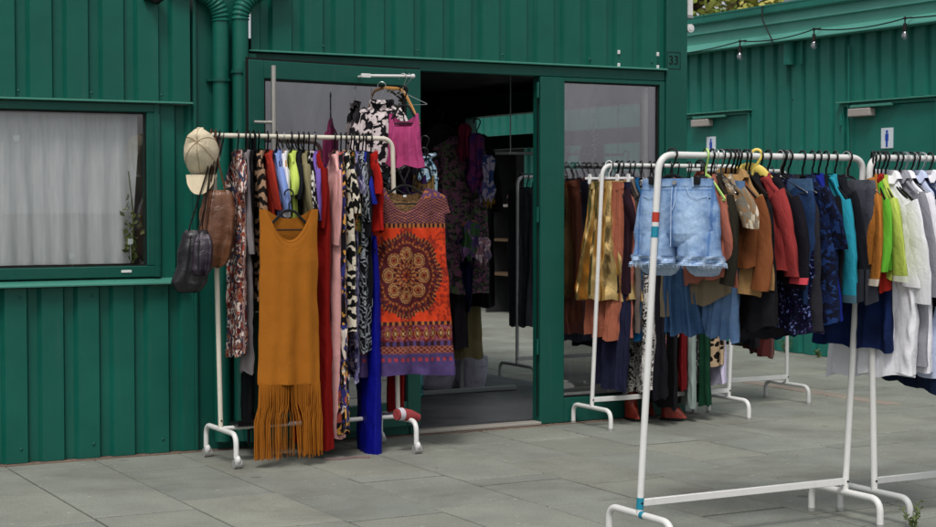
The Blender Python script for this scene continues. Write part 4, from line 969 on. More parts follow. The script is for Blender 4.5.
g4('trousers', 727, 337, FB('denim', '4a6c98', '6c8cb6', scale=.6), 'light blue flared jeans hanging wide below the rust jacket', 'flared_jeans', 'jeans', w=.115, yaw=-8, thick=.026, leg=(.54, .70), short='the light flared jeans', hang='black', fold=(.003, .01))
g4('shirt', 732, 272, P_('8a5230'), 'rust brown suede jacket', 'rust_jacket', 'jacket', w=.21, sl=.34, yaw=4, thick=.035, short='the rust suede jacket', collar=P_('b08a5a'))
g4('shirt', 739, 294, P_('b08a5c'), 'camel blouse hanging longer than the rust jacket', 'camel_blouse', 'blouse', w=.21, sl=.36, yaw=2, thick=.034, short='the camel blouse')
g4('dress', 749, 330, P_('17171c'), 'long black dress between camel and brick red', 'black_dress', 'dress', w=.2, short='the black dress beside the camel blouse')
g4('shirt', 760, 262, P_('a23c3c'), 'brick red shirt beside the coral piped top', 'brick_shirt', 'shirt', w=.2, sl=.32, yaw=5, short='the brick red shirt', splay=.05)
g4('shirt', 768, 275, P_('15131c'), 'black top edged with a coral pink cuff, under the yellow hanger', 'piped_top', 'top', w=.22, sl=.30, yaw=0, trim=P_('d04a55'), short='the black top with coral cuffs', splay=.06)
g4('trousers', 783, 300, darkdenim, 'dark blue jeans with a paler worn waistband', 'dark_jeans', 'jeans', w=.18, yaw=-6, thick=.03, trim=FB('denim', '2c466a', '48688c'), short='the dark blue jeans')
g4('dress', 782, 326, f_seq, 'navy and violet dress glittering with small sequins', 'sequined_dress', 'dress', w=.2, flare=1.3, yaw=-4, thick=.035, short='the glittering sequined dress')
g4('dress', 789, 337, P_('2c2c33'), 'charcoal dress showing below the sequins', 'charcoal_dress', 'dress', w=.22, flare=1.25, yaw=-2, thick=.03, short='the charcoal dress below the sequins')
g4('dress', 802, 330, f_navypat, 'dark navy dress with a blotchy blue leaf print', 'navy_print_dress', 'dress', w=.2, flare=1.1, yaw=4, sl=.2, thick=.035, short='the navy leaf print dress')
g4('dress', 812, 322, P_('14258a'), 'deep royal blue dress beside the navy print', 'royal_dress', 'dress', w=.19, yaw=6, short='the deep royal blue dress')
g4('shirt', 819, 300, P_('101016'), 'black jacket between royal blue and turquoise', 'black_jacket', 'jacket', w=.2, sl=.4, yaw=8, short='the black jacket by the turquoise shirt')
g4('shirt', 826, 276, P_('2a9cb4'), 'turquoise long sleeved shirt with paler cuffs', 'turquoise_shirt', 'shirt', w=.2, sl=.36, yaw=6, thick=.035, splay=.05, trim=P_('4a6a78'), short='the turquoise shirt')
g4('shirt', 835, 250, P_('14161e'), 'black blouse between turquoise and slate grey', 'black_blouse', 'blouse', w=.2, sl=.3, short='the black blouse beside the turquoise shirt')
g4('trousers', 848, 300, P_('4a4d58'), 'slate grey trousers with turned up paler hems', 'grey_trousers', 'trousers', w=.17, yaw=-8, thick=.032, leg=(.54, .5), trim=P_('5f626c'), short='the slate grey trousers')
def g5(kind, cx, hem, mat, label, name, cat, **k): k.setdefault('yaw', 6); k.setdefault('w', .21); k.setdefault('group', G5); k.setdefault('thick', .028); return garment(kind, R5Y, cx, hem, mat, label, name, cat, **k)
g4('skirt', 861, 346, FB('denim', '0e1a3a', '16295a'), 'dark navy denim skirt with a pale stitched line, below the slate trousers', 'navy_denim_skirt', 'skirt', w=.17, flare=1.15, yaw=-14, zbar=Z4 - .2, short='the dark navy denim skirt')
g5('shirt', 872, 268, P_('c07a35'), 'orange cotton cardigan between slate trousers and lime', 'orange_cardigan', 'cardigan', w=.17, sl=.36, yaw=26, short='the orange cardigan', trim=P_('d8c8b8'))
g5('shirt', 874, 292, P_('b02a20'), 'bright red tee showing a sliver under the lime tees', 'red_tee', 'tee shirt', w=.12, yaw=24, short='the bright red tee')
g5('shirt', 874, 258, P_('6cc03a'), 'vivid lime green tee shirt', 'green_tee', 'tee shirt', w=.195, sl=.24, yaw=18, short='the vivid lime green tee', splay=.05, thick=.035)
g5('shirt', 878, 272, P_('b4c65a'), 'yellow-green tee with a white hem, behind the vivid lime one', 'yellow_green_tee', 'tee shirt', w=.205, sl=.28, yaw=15, short='the yellow-green tee', splay=.07, trim=P_('e0e4d0'), thick=.035)
g5('dress', 882, 376, P_('e6e6ee', wr=.7), 'long white shirt dress with its hem lowest at the rack feet', 'long_white_shirt', 'shirt', w=.20, flare=1.2, yaw=-8, short='the longest white shirt', sl=.3)
g5('shirt', 886, 372, white, 'large white cotton shirt with turned back half sleeves', 'white_shirt', 'shirt', w=.235, flare=1.05, sl=.42, yaw=2, collar=white, short='the large white cotton shirt', thick=.034, splay=.05, fold=(.004, .024))
g5('shirt', 895, 366, P_('9c9ca6'), 'grey pinstriped shirt squeezed between white shirts', 'grey_shirt', 'shirt', w=.22, sl=.4, collar=P_('9c9ca6'), short='the grey pinstriped shirt')
g5('shirt', 900, 370, P_('e6e6ee'), 'second white shirt with a flat collar, behind the large cotton one', 'white_shirt', 'shirt', w=.22, sl=.4, collar=white, short='the second white shirt', thick=.035)
g5('shirt', 906, 340, P_('121218'), 'black shirt between the white and the pale blue ones', 'black_shirt', 'shirt', w=.23, sl=.42, short='the black shirt among white ones', hang='wire')
g5('shirt', 911, 368, P_('bcc6e0'), 'pale sky blue shirt with a pointed collar', 'pale_blue_shirt', 'shirt', w=.22, sl=.42, collar=P_('bcc6e0'), short='the pale sky blue shirt', thick=.035)
g5('shirt', 917, 384, P_('16223f'), 'dark navy shirt hanging lowest beside the pale blue one', 'navy_shirt', 'shirt', w=.23, sl=.42, flare=1.1, short='the dark navy shirt')
g5('shirt', 923, 368, P_('a9bbe0'), 'blue and white shirt at the very edge of the frame', 'blue_white_shirt', 'shirt', w=.22, sl=.42, collar=white, short='the blue and white shirt', hang='wire', thick=.035)
g5('shirt', 930, 360, P_('10131f'), 'black fleece cut off by the frame', 'black_fleece', 'fleece', w=.24, sl=.4, short='the black fleece')

# ================================================================== the front-facing pieces
CAMX = math.radians(-28.8)      # local x of something that faces the photographer
def vcol_mat(name, rough=0.85):
    m, n, l, b = newmat(name, rough, 0, 0.2); at = n.new('ShaderNodeAttribute'); at.attribute_name = 'Col'
    uv = coords(n, l); t = tex_noise(n, l, uv, 120, 2); r = ramp(n, [(0.3, (.85, .85, .85, 1)), (0.7, (1.1, 1.1, 1.1, 1))]); l.new(t.outputs[0], r.inputs[0])
    l.new(mixc(n, l, 1.0, at.outputs['Color'], r.outputs[0], 'MULTIPLY'), b.inputs['Base Color'])
    w1 = tex_noise(n, l, coords(n, l, 'UV', (1.4, 0.5, 1)), 12, 4, .6, .6); bump(n, l, w1.outputs[0], b, .010, .5); return m
M['print'] = vcol_mat('printed_jersey')

# --- mustard fringed dress
xm = fx(289, 7.70); zt = fz(289, 192, 7.70)
hanger('black', (xm, 7.70, zt + 0.0), math.radians(-8), 0.118, 'black plastic hanger carrying the mustard fringed dress')
t = thing('mustard_dress', 'mustard yellow sleeveless dress with a deep fringe almost touching the paving', 'dress', (xm, 7.70, zt), math.radians(-8), G1)
f_must = FB('plain', 'ae6a1f', wr=.35)
zh = fz(289, 384, 7.70) - zt
rows = [(-0.085, 0.150, 0.006), (-0.11, 0.150, 0.010), (-0.20, 0.146, 0.022), (-0.34, 0.150, 0.03), (-0.55, 0.148, 0.032), (zh, 0.158, 0.030)]
obj('body', loft(rows, 77, (0.002, 0.019), (1.8, 3.4), crump=.2, nrow=80, nseg=72, hem=0.002, dip=(0.115, 0.155, 0.30), boxy=.8), f_must, t)
k = MB(); pts = [(-0.088 + 0.176 * i / 20, -0.034, -0.165 - 0.085 * math.sin(PI * i / 20) ** .8) for i in range(21)]; k.tube(pts, 0.0016, 6); obj('neck_chain', k, P_('8a4f12'), t)
k = MB(); rr = random.Random(4); zb_ = 0.035 - zt
for i in range(200):
    a = i / 200 * 2 * PI; x = 0.156 * math.copysign(abs(math.cos(a)) ** .8, math.cos(a)); y = 0.028 * math.sin(a)
    xs = x + rr.uniform(-.004, .004) + (0.020 * math.sin(x * 40) if x > -.05 else -0.01); L_ = zb_ + rr.uniform(0, .05) * (1 if x > -.06 else .3)
    dx = rr.uniform(-.012, .012); ph = rr.uniform(0, 6)
    k.tube([(x, y, zh + 0.006), (x + dx * .3, y + rr.uniform(-.006, .006), zh - .10), (xs + dx + .004 * math.sin(ph), y + rr.uniform(-.01, .01), zh * .5 + L_ * .5), (xs + dx * 1.4, y + rr.uniform(-.02, .02), L_)], 0.0017, 5)
fr = obj('fringe', k, f_must, t); fr['kind'] = 'stuff'

# --- orange dress with a rosette
def pal(h): return lin(h)
OR, DK, TN, CRM, PUR, MAR, BRN = (pal(c) for c in ('c43a18', '34161e', 'a0622f', 'b08c5e', '4a3a68', '621818', '7a4030'))
def mix3(a, b_, f): return tuple(a[i] * (1 - f) + b_[i] * f for i in range(3)) + (1,)
ZD = {}
def dress_col(x, z, front):
    H0, H1 = ZD['top'], ZD['hem']; v = (H0 - z) / (H0 - H1)
    if not front and v < 0.16: return mix3(CRM, DK, .35 + .3 * (noise.noise(Vector((x * 90, z * 90, 1))) > .1))
    n_ = noise.noise(Vector((x * 60, z * 60, 5)))
    c = OR
    def band(v0, v1): return v0 <= v < v1
    s = lambda f, p=0: math.sin(f * x + p)
    if v < 0.215:                                     # yoke
        c = mix3(PUR, mix3(BRN, DK, .35), .6)
        q = math.sin(v * 420 + 2 * math.cos(x * 60)) * math.cos(x * 260)
        if q > .35: c = DK
        elif q < -.45: c = TN
        if band(.195, .215): c = DK if s(260) > 0 else TN
        if v < .06: c = mix3(PUR, BRN, .3) if n_ < .15 else TN
    elif v > 0.93: c = PUR if v < .975 or s(90, 1) > -2 else DK
    elif v > 0.715:
        w = (v - .715) / .215; c = mix3(mix3(BRN, PUR, .45), OR, .12)
        if w < .10: c = DK if math.sin(x * 200) > -.2 else TN
        elif w < .5:
            a = abs(((x * 24) % 1) - .5) * 2; b2 = abs(w - .3) / .2
            if a + b2 < .35: c = CRM
            elif a + b2 < .6: c = DK
            elif a + b2 < .85: c = TN
            elif n_ > .1: c = MAR
        elif w < .62: c = PUR if s(170) > 0 else DK
        elif w < .8: c = mix3(TN, PUR, .35) if math.sin(x * 220) * math.sin(w * 60) > -.1 else MAR
        elif w < .9: c = PUR
        else: c = mix3(OR, PUR, .4) if s(190) > 0 else PUR
    else:
        cz = H0 - (H0 - H1) * .47; dx, dz = x, (z - cz); r = math.hypot(dx, dz); th = math.atan2(dz, dx); R0 = 0.160; dz /= 1.18; r = math.hypot(dx, dz); th = math.atan2(dz, dx)
        pet = 1 + .10 * abs(math.cos(4 * th)) ** .6 + .03 * math.cos(48 * th); rn = r / (R0 * pet)
        n2 = noise.noise(Vector((x * 170, z * 170, 2)))
        if rn < 1.1:
            if rn > 1.0: c = TN if math.cos(64 * th) > .3 else DK
            elif rn > .86: c = DK if math.cos(32 * th + rn * 20) > -.2 else (MAR if n2 < .2 else TN)
            elif rn > .80: c = TN if math.cos(48 * th) > -.3 else MAR
            elif rn > .38:
                k8 = round(th / (PI / 4)) * (PI / 4); cx_, cz_ = .585 * R0 * math.cos(k8), .585 * R0 * math.sin(k8); q = math.hypot(dx - cx_, dz - cz_) / (.20 * R0)
                if q < .25: c = MAR
                elif q < .42: c = TN
                elif q < .52: c = DK
                elif q < .78: c = mix3(CRM, TN, .35)
                elif q < .88: c = DK
                elif q < 1.05: c = TN if n2 > -.1 else CRM
                else: c = DK if n2 > -.15 else MAR
            elif rn > .32: c = DK if math.cos(16 * th) > -.4 else TN
            elif rn > .20: c = mix3(TN, CRM, .4) if math.cos(16 * th) > -.1 else MAR
            elif rn > .16: c = DK
            elif rn > .07: c = mix3(TN, OR, .3) if math.cos(8 * th) > -.3 else DK
            else: c = MAR
            if n2 > .3: c = mix3(c, DK, .6)
            c = mix3(c, MAR, .18)
        elif rn < 1.26 and math.cos(8 * th) > .2 and n2 > -.1: c = mix3(DK, OR, .25)
        elif abs(x) > .165 and n_ > .1: c = mix3(MAR, OR, .4)
    return c
xo_ = fx(405, 7.86); zt = fz(413, 168, 7.86)
hanger('black', (xo_, 7.86, zt), math.radians(-14), 0.165, 'black plastic hanger carrying the orange rosette dress')
t = thing('orange_dress', 'orange dress with a dark rosette, patterned yoke and purple hem', 'dress', (xo_, 7.86, zt), math.radians(-14), G1)
zh = fz(413, 374, 7.86) - zt; ZD['top'], ZD['hem'] = -0.10, zh
rows = [(-0.105, 0.125, 0.008), (-0.118, 0.165, 0.012), (-0.15, 0.222, 0.020), (-0.235, 0.244, 0.022), (-0.245, 0.212, 0.024), (-0.36, 0.212, 0.028), (-0.55, 0.228, 0.032), (zh, 0.264, 0.040)]
obj('body', loft(rows, 31, (0.003, 0.024), (2.4, 4.5), nrow=330, nseg=360, hem=0.006, colf=dress_col, dip=(0.108, 0.125, 0.16), boxy=.85), M['print'], t)
k = MB(); k.box((-0.008, 0.004, -0.152), (0.008, 0.006, -0.142)); obj('neck_label', k, M['white_plastic'], t, False)

# --- denim shorts on the front rack
f_sh = FB('denim', '54779f', '86a5cc', scale=.45, wr=.35); f_shin = FB('denim', '8fa6c4', 'b9cbe0'); f_hem = FB('denim', '7795be', 'a6c0e0', scale=.6, wr=.35)
f_thr = P_('b8cce6')
xs, ys = fx(678, 5.29), 5.29
zt = Z4 + 0.0125
hanger('black', (fx(672, 5.30), 5.30, zt), math.radians(-62), 0.16, 'black clip hanger gripping the pale denim shorts')
t = thing('denim_shorts', 'pale blue denim shorts with rolled cuffs behind the taped upright', 'shorts', (xs, ys, zt), math.radians(-60), G4)
Z0 = fz(677, 178, 5.29) - zt - 0.004; ZC = fz(677, 246, 5.29) - zt; ZH = fz(677, 263, 5.29) - zt
W0 = 0.147
rows = [(Z0, W0, .030), (Z0 - .03, W0 * 1.03, .034), (Z0 - .12, W0 * 1.18, .05), (ZC + .05, W0 * 1.24, .056), (ZC + .02, W0 * 1.23, .046), (ZC - .002, W0 * 1.15, .028)]
def worn(x, z, front):
    """the dye of the shorts: faded thighs, whiskers from the fly, dark along the seams"""
    v = (Z0 - z) / (Z0 - ZH); a = lin('4f74a8'); b_ = lin('a9c4e2')
    f = .35 + .5 * max(0, 1 - ((abs(x) - .075) / .06) ** 2) * max(0, math.sin(min(1, max(0, v)) * PI)) ** .7
    f += .16 * math.sin(z * 190 + abs(x) * 150) * max(0, 1 - abs(x) / .11) * (.25 < v < .8) * .7
    f += .35 * noise.noise(Vector((x * 22, z * 34, 3))) + .18 * noise.noise(Vector((x * 90, z * 60, 7)))
    for e in (0.0, .150, -.150):
        if abs(x - e) < .005: f -= .3
    if abs(v - .13) < .012: f -= .3
    return mix3(a, b_, max(0, min(1, f)))
def hemcol(x, z, front):
    return mix3(lin('5f82b2'), lin('c2d6ec'), max(0, min(1, .5 + .5 * noise.noise(Vector((x * 120, z * 160, 5))) + .25 * math.sin(z * 700))))
M['worn'] = vcol_mat('worn_denim', .9)
body = obj('body', loft(rows, 12, (.002, .010), (2, 4), nrow=110, nseg=220, hem=0.0, boxy=.8, colf=worn), M['worn'], t)
wb = obj('waistband', loft([(Z0 + .002, W0 + .003, .033), (Z0 - .028, W0 * 1.03 + .003, .037)], 12, (.002, .0025), nrow=10, nseg=200, hem=0, colf=worn), M['worn'], t)
for sx in (-1, 1):
    xoff = sx * W0 * .64
    rows = [(ZC + .06, W0 * .58, .050, xoff * .92), (ZC - .01, W0 * .60, .058, xoff * .97), (ZH + .005, W0 * .64, .064, xoff * 1.08)]
    obj('leg', loft(rows, 20 + sx, (.003, .012), (2, 3), nrow=40, nseg=150, hem=0.004, boxy=.8, colf=worn), M['worn'], t)
    rows = [(ZH + .030, W0 * .65, .068, xoff * 1.06), (ZH - .006, W0 * .67, .072, xoff * 1.09), (ZH - .008, W0 * .65, .067, xoff * 1.09), (ZH + .02, W0 * .64, .062, xoff * 1.07)]
    obj('cuff', loft(rows, 20 + sx, (.011, .013), (2, 3), nrow=30, nseg=150, hem=0.0, boxy=.8, colf=hemcol), M['worn'], t)
    k = MB(); fr_ = random.Random(sx + 5)
    for q in range(170):
        a = q / 170 * 2 * PI; k.tube([(xoff * 1.09 + W0 * .66 * math.copysign(abs(math.cos(a)) ** .8, math.cos(a)), .070 * math.sin(a), ZH + .002), (xoff * 1.09 + W0 * .66 * math.copysign(abs(math.cos(a)) ** .8, math.cos(a)) + fr_.uniform(-.006, .006), .070 * math.sin(a) + fr_.uniform(-.004, .004), ZH - fr_.uniform(.010, .02))], .0006, 3)
    o = obj('frayed_thread', k, f_thr, t); o['kind'] = 'stuff'
    # hanging inner back of the leg
    rows = [(ZH + .02, W0 * .62, .025, xoff * 1.07), (ZH - .026, W0 * .56, .018, xoff * 1.07), (ZH - .042, W0 * .46, .012, xoff * 1.07), (ZH - .052, W0 * .3, .006, xoff * 1.03)]
    k = loft(rows, 40 + sx, (.002, .006), nrow=12, nseg=40, hem=0.0); k.v = [(x, y + .045, z) for x, y, z in k.v]; obj('back_hem', k, f_shin, t)
def seam(pts, r=.0016, mt=None, nm='seam'):
    mt = mt or f_thr; pts = [(x, y - .004, z) for x, y, z in pts]
    k = MB(); k.tube(pts, r, 5); obj(nm, k, mt, body)
yf = lambda u, h=.05: -h * (1 - min(1, abs(u)) ** 2.2) ** .5 - .004
seam([(-.004, yf(0, .040), Z0 - .03), (-.002, yf(0, .052), Z0 - .1), (0, yf(0, .060), ZC)]); seam([(.012, yf(.1, .040), Z0 - .03), (.014, yf(.1, .052), Z0 - .09), (.004, yf(0, .058), Z0 - .12)])
for sx in (-1, 1):
    seam([(sx * .055, yf(.42, .039), Z0 - .031), (sx * .066, yf(.48, .045), Z0 - .058), (sx * .10, yf(.72, .052), Z0 - .073), (sx * .135, yf(.92, .05), Z0 - .066)], .0014)
    k = MB(); x = sx * .078; k.box((x - .005, yf(.6, .036) - .004, Z0 - .032), (x + .005, yf(.6, .036) + .004, Z0 + .006), .001); obj('belt_loop', k, f_hem, wb)
k = MB(); k.tube([(.004, -.040, Z0 - .014), (.004, -.045, Z0 - .014)], .0085, 14); obj('button', k, M['steel'], wb)
for sx in (-1, 1):
    k = MB(); k.box((sx * .095 - .012, -.045, Z0 - .022), (sx * .095 + .012, .02, Z0 + .012), .003); obj('clip', k, M['black_plastic'], bpy.data.objects[[o.name for o in COL.objects if o.name.startswith('black_hanger')][-1]])
    c = COL.objects[-1]; c.parent = t

# --- yellow hanger on the front rack and the lime one
yh = hanger('yellow', (fx(757, R4Y), R4Y - .0, Z4 + .014), math.radians(-48), 0.15, 'big yellow plastic hanger tilted above the coral piped top', 0.22); yh.scale = (1, 1, 1.0)
hanger('lime', (fx(706, R4Y), R4Y, Z4 + .0125), math.radians(-100), 0.16, 'pale lime plastic hanger in front of the toilet sign')
for i, (c, nm) in enumerate(((716, 'first bare wire hook beside the lime hanger'), (721, 'second bare wire hook beside the lime hanger'), (780, 'bare wire hanger just beyond the yellow hanger'), (786, 'bare wire hanger before the dark jeans'), (846, 'bare wire hanger at the far bend of the taped rack'))):
    hanger('wire', (fx(c, R4Y), R4Y, Z4 + .0125), math.radians(-100 + 6 * i), 0.17, nm)
for i, (c, nm) in enumerate(((896, 'wire hanger between lime and white shirts'), (904, 'wire hanger above the second white shirt'), (913, 'wire hanger above the pale blue shirt'), (921, 'wire hanger above the navy shirt'))):
    hanger('wire', (fx(c, R5Y), R5Y, Z4 + .0125), math.radians(-100 + 9 * i), 0.17, nm)
for i, (c, nm) in enumerate(((736, 'bare black hanger over the rust jacket collar'), (745, 'bare black hanger crossing the rust jacket'))):
    hanger('black', (fx(c, R4Y), R4Y, Z4 + .0125), math.radians(-96 - 5 * i), 0.17, nm, 0.1 * (-1) ** i)

# --- beige cap on the end of the castor rack
p = onY(199, 162, 7.93)
t = thing('baseball_cap', 'beige cotton baseball cap hung on the end of the castor rack', 'cap', (p.x, 7.93, p.z), math.radians(-32))
t.scale = (1.13, 1.13, 1.13)
f_cap = P_('d6c8ac')
k = MB(); vs = []; n_, m_ = 36, 16
def capp(a, q):     # a around, q from the crown button (0) to the rim (1)
    w = math.sin(q * PI / 2 * 1.08); hgt = math.cos(q * PI / 2 * 1.08)
    x = 0.078 * w * math.cos(a); z = 0.100 * w * math.sin(a) + 0.02; y = -0.10 * hgt
    d = .006 * abs(math.sin(3 * a)) ** .3 + .009 * noise.noise(Vector((x * 30, z * 30, 2))); s_ = 1 + d * 4
    return (x * s_, y * s_ + .06 + .012 * noise.noise(Vector((x * 25, z * 25, 7))), z * s_ + .012 + .055 * hgt)
for j in range(m_ + 1):
    for i in range(n_): vs.append(capp(2 * PI * i / n_, j / m_))
k.add(vs, [(j * n_ + i, j * n_ + (i + 1) % n_, (j + 1) * n_ + (i + 1) % n_, (j + 1) * n_ + i) for j in range(m_) for i in range(n_)], [[(vs[q][0], vs[q][2]) for q in (j * n_ + i, j * n_ + (i + 1) % n_, (j + 1) * n_ + (i + 1) % n_, (j + 1) * n_ + i)] for j in range(m_) for i in range(n_)])
cr = obj('crown', k, f_cap, t)
k = MB(); vs = []; n_ = 20
for side in (0, 1):
    for j in range(9):
        for i in range(n_ + 1):
            u = -1 + 2 * i / n_; v = j / 8
            x = u * (.070 - .012 * v); z = -.055 - v * .088 * (1 - .55 * abs(u) ** 2.4) + .028 * (1 - abs(u) ** 2) * (1 - v) * 0 - .0; y = .02 + .030 * u * u - .030 * v + side * .004
            vs.append((x, y, z))
fs = []; b0 = 9 * (n_ + 1)
for o in (0, b0):
    fs += [(o + j * (n_ + 1) + i, o + j * (n_ + 1) + i + 1, o + (j + 1) * (n_ + 1) + i + 1, o + (j + 1) * (n_ + 1) + i) for j in range(8) for i in range(n_)]
rim = [j * (n_ + 1) for j in range(9)] + [8 * (n_ + 1) + i for i in range(1, n_ + 1)] + [j * (n_ + 1) + n_ for j in range(7, -1, -1)]
fs += [(a, b_, b0 + b_, b0 + a) for a, b_ in zip(rim, rim[1:])]
k.add(vs, fs, [[(vs[q][0], vs[q][2]) for q in f] for f in fs]); obj('brim', k, f_cap, t)
k = MB()
for j in range(6):
    a = PI / 6 + j * PI / 3; k.tube([tuple(Vector(capp(a, q / 10)) * 1.004 + Vector((0, -.0012, 0))) for q in range(11)], .0012, 5)
obj('seam', k, P_('a8906a'), cr); k = MB(); k.ball(capp(0, 0), .008, 10, 8, (1, .5, 1)); obj('crown_button', k, f_cap, cr)
k = MB(); k.tube([(-.02, .05, .12), (-.012, .03, .150), (.012, .03, .150), (.02, .05, .12)], .006, 6, True, .4); obj('back_strap', k, f_cap, cr)

# --- bags
def leather(name, c, rough):
    m, n, l, b = newmat(name, rough, 0, .5); ob = coords(n, l, 'Object'); tt = tex_noise(n, l, ob, 9, 5, .6); C = lin(c)
    r = ramp(n, [(0.3, dk(C, .6)), (0.7, dk(C, 1.35))]); l.new(tt.outputs[0], r.inputs[0]); l.new(r.outputs[0], b.inputs['Base Color'])
    v = n.new('ShaderNodeTexVoronoi'); v.inputs['Scale'].default_value = 260; l.new(ob, v.inputs['Vector']); nb = bump(n, l, v.outputs[0], b, .0006, .6)
    t2 = tex_noise(n, l, ob, 14, 4, .6, 1.0); bump(n, l, t2.outputs[0], b, .014, .6, nb); return m
M['brown_lea'] = leather('brown_leather', '6d4630', .36); M['black_lea'] = leather('black_leather', '17151a', .4); M['plum_lea'] = leather('dark_plum_leather', '2c2230', .4)
def bag(name, label, px_, py0, py1, Y, wpx, mat, smat, lean, hookpx, rz=-28, seed=1, strapw=.019):
    a = onY(px_, py0, Y); c = onY(px_, py1, Y); H = a.z - c.z; w = wpx / FPX * 8.4 / 2
    t = thing(name, label, 'bag', (a.x, Y, a.z), math.radians(rz))
    rows = [(0, w * .62, .012), (-.02, w * .8, .03), (-H * .25, w * .95, .045), (-H * .6, w * 1.0, .058), (-H * .85, w * .98, .06), (-H * .96, w * .8, .045), (-H, w * .45, .02)]
    g = loft(rows, seed, (.006, .016), (1.5, 3), nrow=40, nseg=44, hem=0, sway=lean, boxy=.8); nseg = 44
    g.v = [(x * (1 + .12 * noise.noise(Vector((z * 14, seed, 0)))), y, z) for x, y, z in g.v]
    g.f.append(tuple(range(nseg))); g.f.append(tuple(len(g.v) - nseg + i for i in range(nseg)))
    bd = obj('body', g, mat, t)
    k = MB(); k.tube([(-w * .25, -.030, -.03), (-w * .28 + lean * .1, -.056, -H * .4), (-w * .2 + lean * .7, -.066, -H * .85)], .003, 6); obj('zip', k, M['steel'] if seed == 2 else M['black_plastic'], bd)
    Mi = (Matrix.Translation(t.location) @ Matrix.Rotation(t.rotation_euler.z, 4, 'Z')).inverted()
    for q in (-1, 1):
        hkp = Mi @ Vector((fx(hookpx + 2.5 * q, R1Y), R1Y, Z1 + .016))
        k = MB(); k.tube([(q * w * .5, .0, -.04), (q * w * .35, .0, .02), hkp * .6 + Vector((0, -.01, 0)), hkp + Vector((0, -.016, -.012)), hkp + Vector((0, 0, .0005)), hkp + Vector((0, .016, -.012)), hkp * .6 + Vector((0, .02, 0))], strapw, 8, True, .22); obj('strap', k, smat, t)
    return t
bag('brown_handbag', 'brown leather handbag hanging under the end of the castor rack', 218, 190, 268, 7.92, 36, M['brown_lea'], M['brown_lea'], -.035, 214, seed=2)
bag('black_handbag', 'black and plum leather bag hanging lowest, in front of the green wall', 196, 230, 293, 7.88, 34, M['black_lea'], M['black_lea'], -.045, 218, seed=3, strapw=.015)
bag('plum_bag', 'small dark plum bag in front of the black one', 203, 234, 276, 7.83, 20, M['plum_lea'], M['black_lea'], -.01, 222, seed=4, strapw=.008)
# scarf belts over the castor rack bar
k = MB(); x = fx(254, R1Y); k.tube([(x, R1Y - .018, 1.30), (x, R1Y - .018, Z1), (x, R1Y, Z1 + .0145), (x, R1Y + .018, Z1), (x, R1Y + .018, 1.38)], .022, 10, True, .12)
o = obj('black_belt', k, black, None); tag(o, 'wide black belt looped over the castor rack bar above the tiger stripes', 'belt')

# --- rod over the doorway with its chain of pieces
p0 = onY(362, 75.5, 8.20); p1 = onY(413, 76, 8.20)
t = thing('hanging_rod', 'short white rod over the open door with two hooks on it', 'rod', (p0.x, 8.20, p0.z))
k = MB(); k.tube([p0, p1], .008, 10); wobj('rod', k, M['white_tube'], t)
k = MB(); k.box((p0.x - .004, 8.192, p0.z - .01), (p0.x + .05, 8.208, p0.z + .012), .002); k.tube([(p0.x + .02, 8.20, p0.z), (p0.x + .02, 8.30, p0.z)], .006, 8); wobj('bracket', k, M['white_tube'], t)
k = MB(); k.ball(p1, .013, 10, 8); wobj('end_cap', k, M['white_plastic'], t)
zr = p0.z + .0085
f_cow = FB('camo', '1b1a1e', '141318', 'cdc0c0', 'd8cccc', scale=1.5)
xh = fx(403, 8.20)
hanger('wire', (xh, 8.20, zr), math.radians(-50), .15, 'chrome hanger on the door rod under the black and white blouse')
def front(kind, px_, pyt, hem, Y, mat, label, name, cat, rz, w, **k):
    x = fx(px_, Y); zb = fz(px_, pyt, Y)
    return garment(kind, Y, px_, hem, mat, label, name, cat, w=w, hx=x, zbar=zb - .0125, front=True, yaw=rz, **k)
front('shirt', 382, 84, 172, 8.20, f_cow, 'black and blush white blotched blouse on the door rod', 'blotched_blouse', 'blouse', -34, .125, sl=.26, short='the blotched blouse', thick=.04, hang='wire', fold=(.004, .016))
hanger('wood', (fx(409, 8.17), 8.17, zr - .003), math.radians(-66), .2, 'varnished wooden hanger sloping steeply from the door rod', 0.55)
front('tank', 404, 88, 166, 7.98, P_('bc4a80'), 'magenta pink sleeveless top hanging from the wooden hanger', 'magenta_top', 'vest', -48, .105, short='the magenta sleeveless top', thick=.028, fold=(.004, .016))
front('tank', 404, 126, 205, 8.14, P_('2a2630'), 'dark grey top hung askew under the magenta one', 'dark_shirt', 'shirt', -50, .085, short='the dark top under the magenta one', thick=.03)
front('shirt', 425, 138, 178, 8.16, FB('floral', '3a5468', '8fb0c4', '22323e', 'b9ccd4'), 'small ice blue patterned top peeking beside the magenta one', 'ice_blue_shirt', 'shirt', -40, .07, short='the small ice blue top', thick=.03)
front('tank', 424, 150, 205, 8.02, P_('7a6238'), 'old gold satin top behind the collar of the orange dress', 'gold_satin_shirt', 'vest', -30, .07, short='the old gold satin top', thick=.02)
front('tank', 414, 150, 240, 8.06, P_('3a1c52'), 'deep violet blouse behind the orange dress', 'violet_blouse', 'blouse', -40, .085, short='the deep violet blouse', thick=.03)
hanger('black', (fx(402, 7.98), 7.98, fz(402, 152, 7.98)), math.radians(-30), .15, 'empty black hanger tilted over the orange dress', .5)

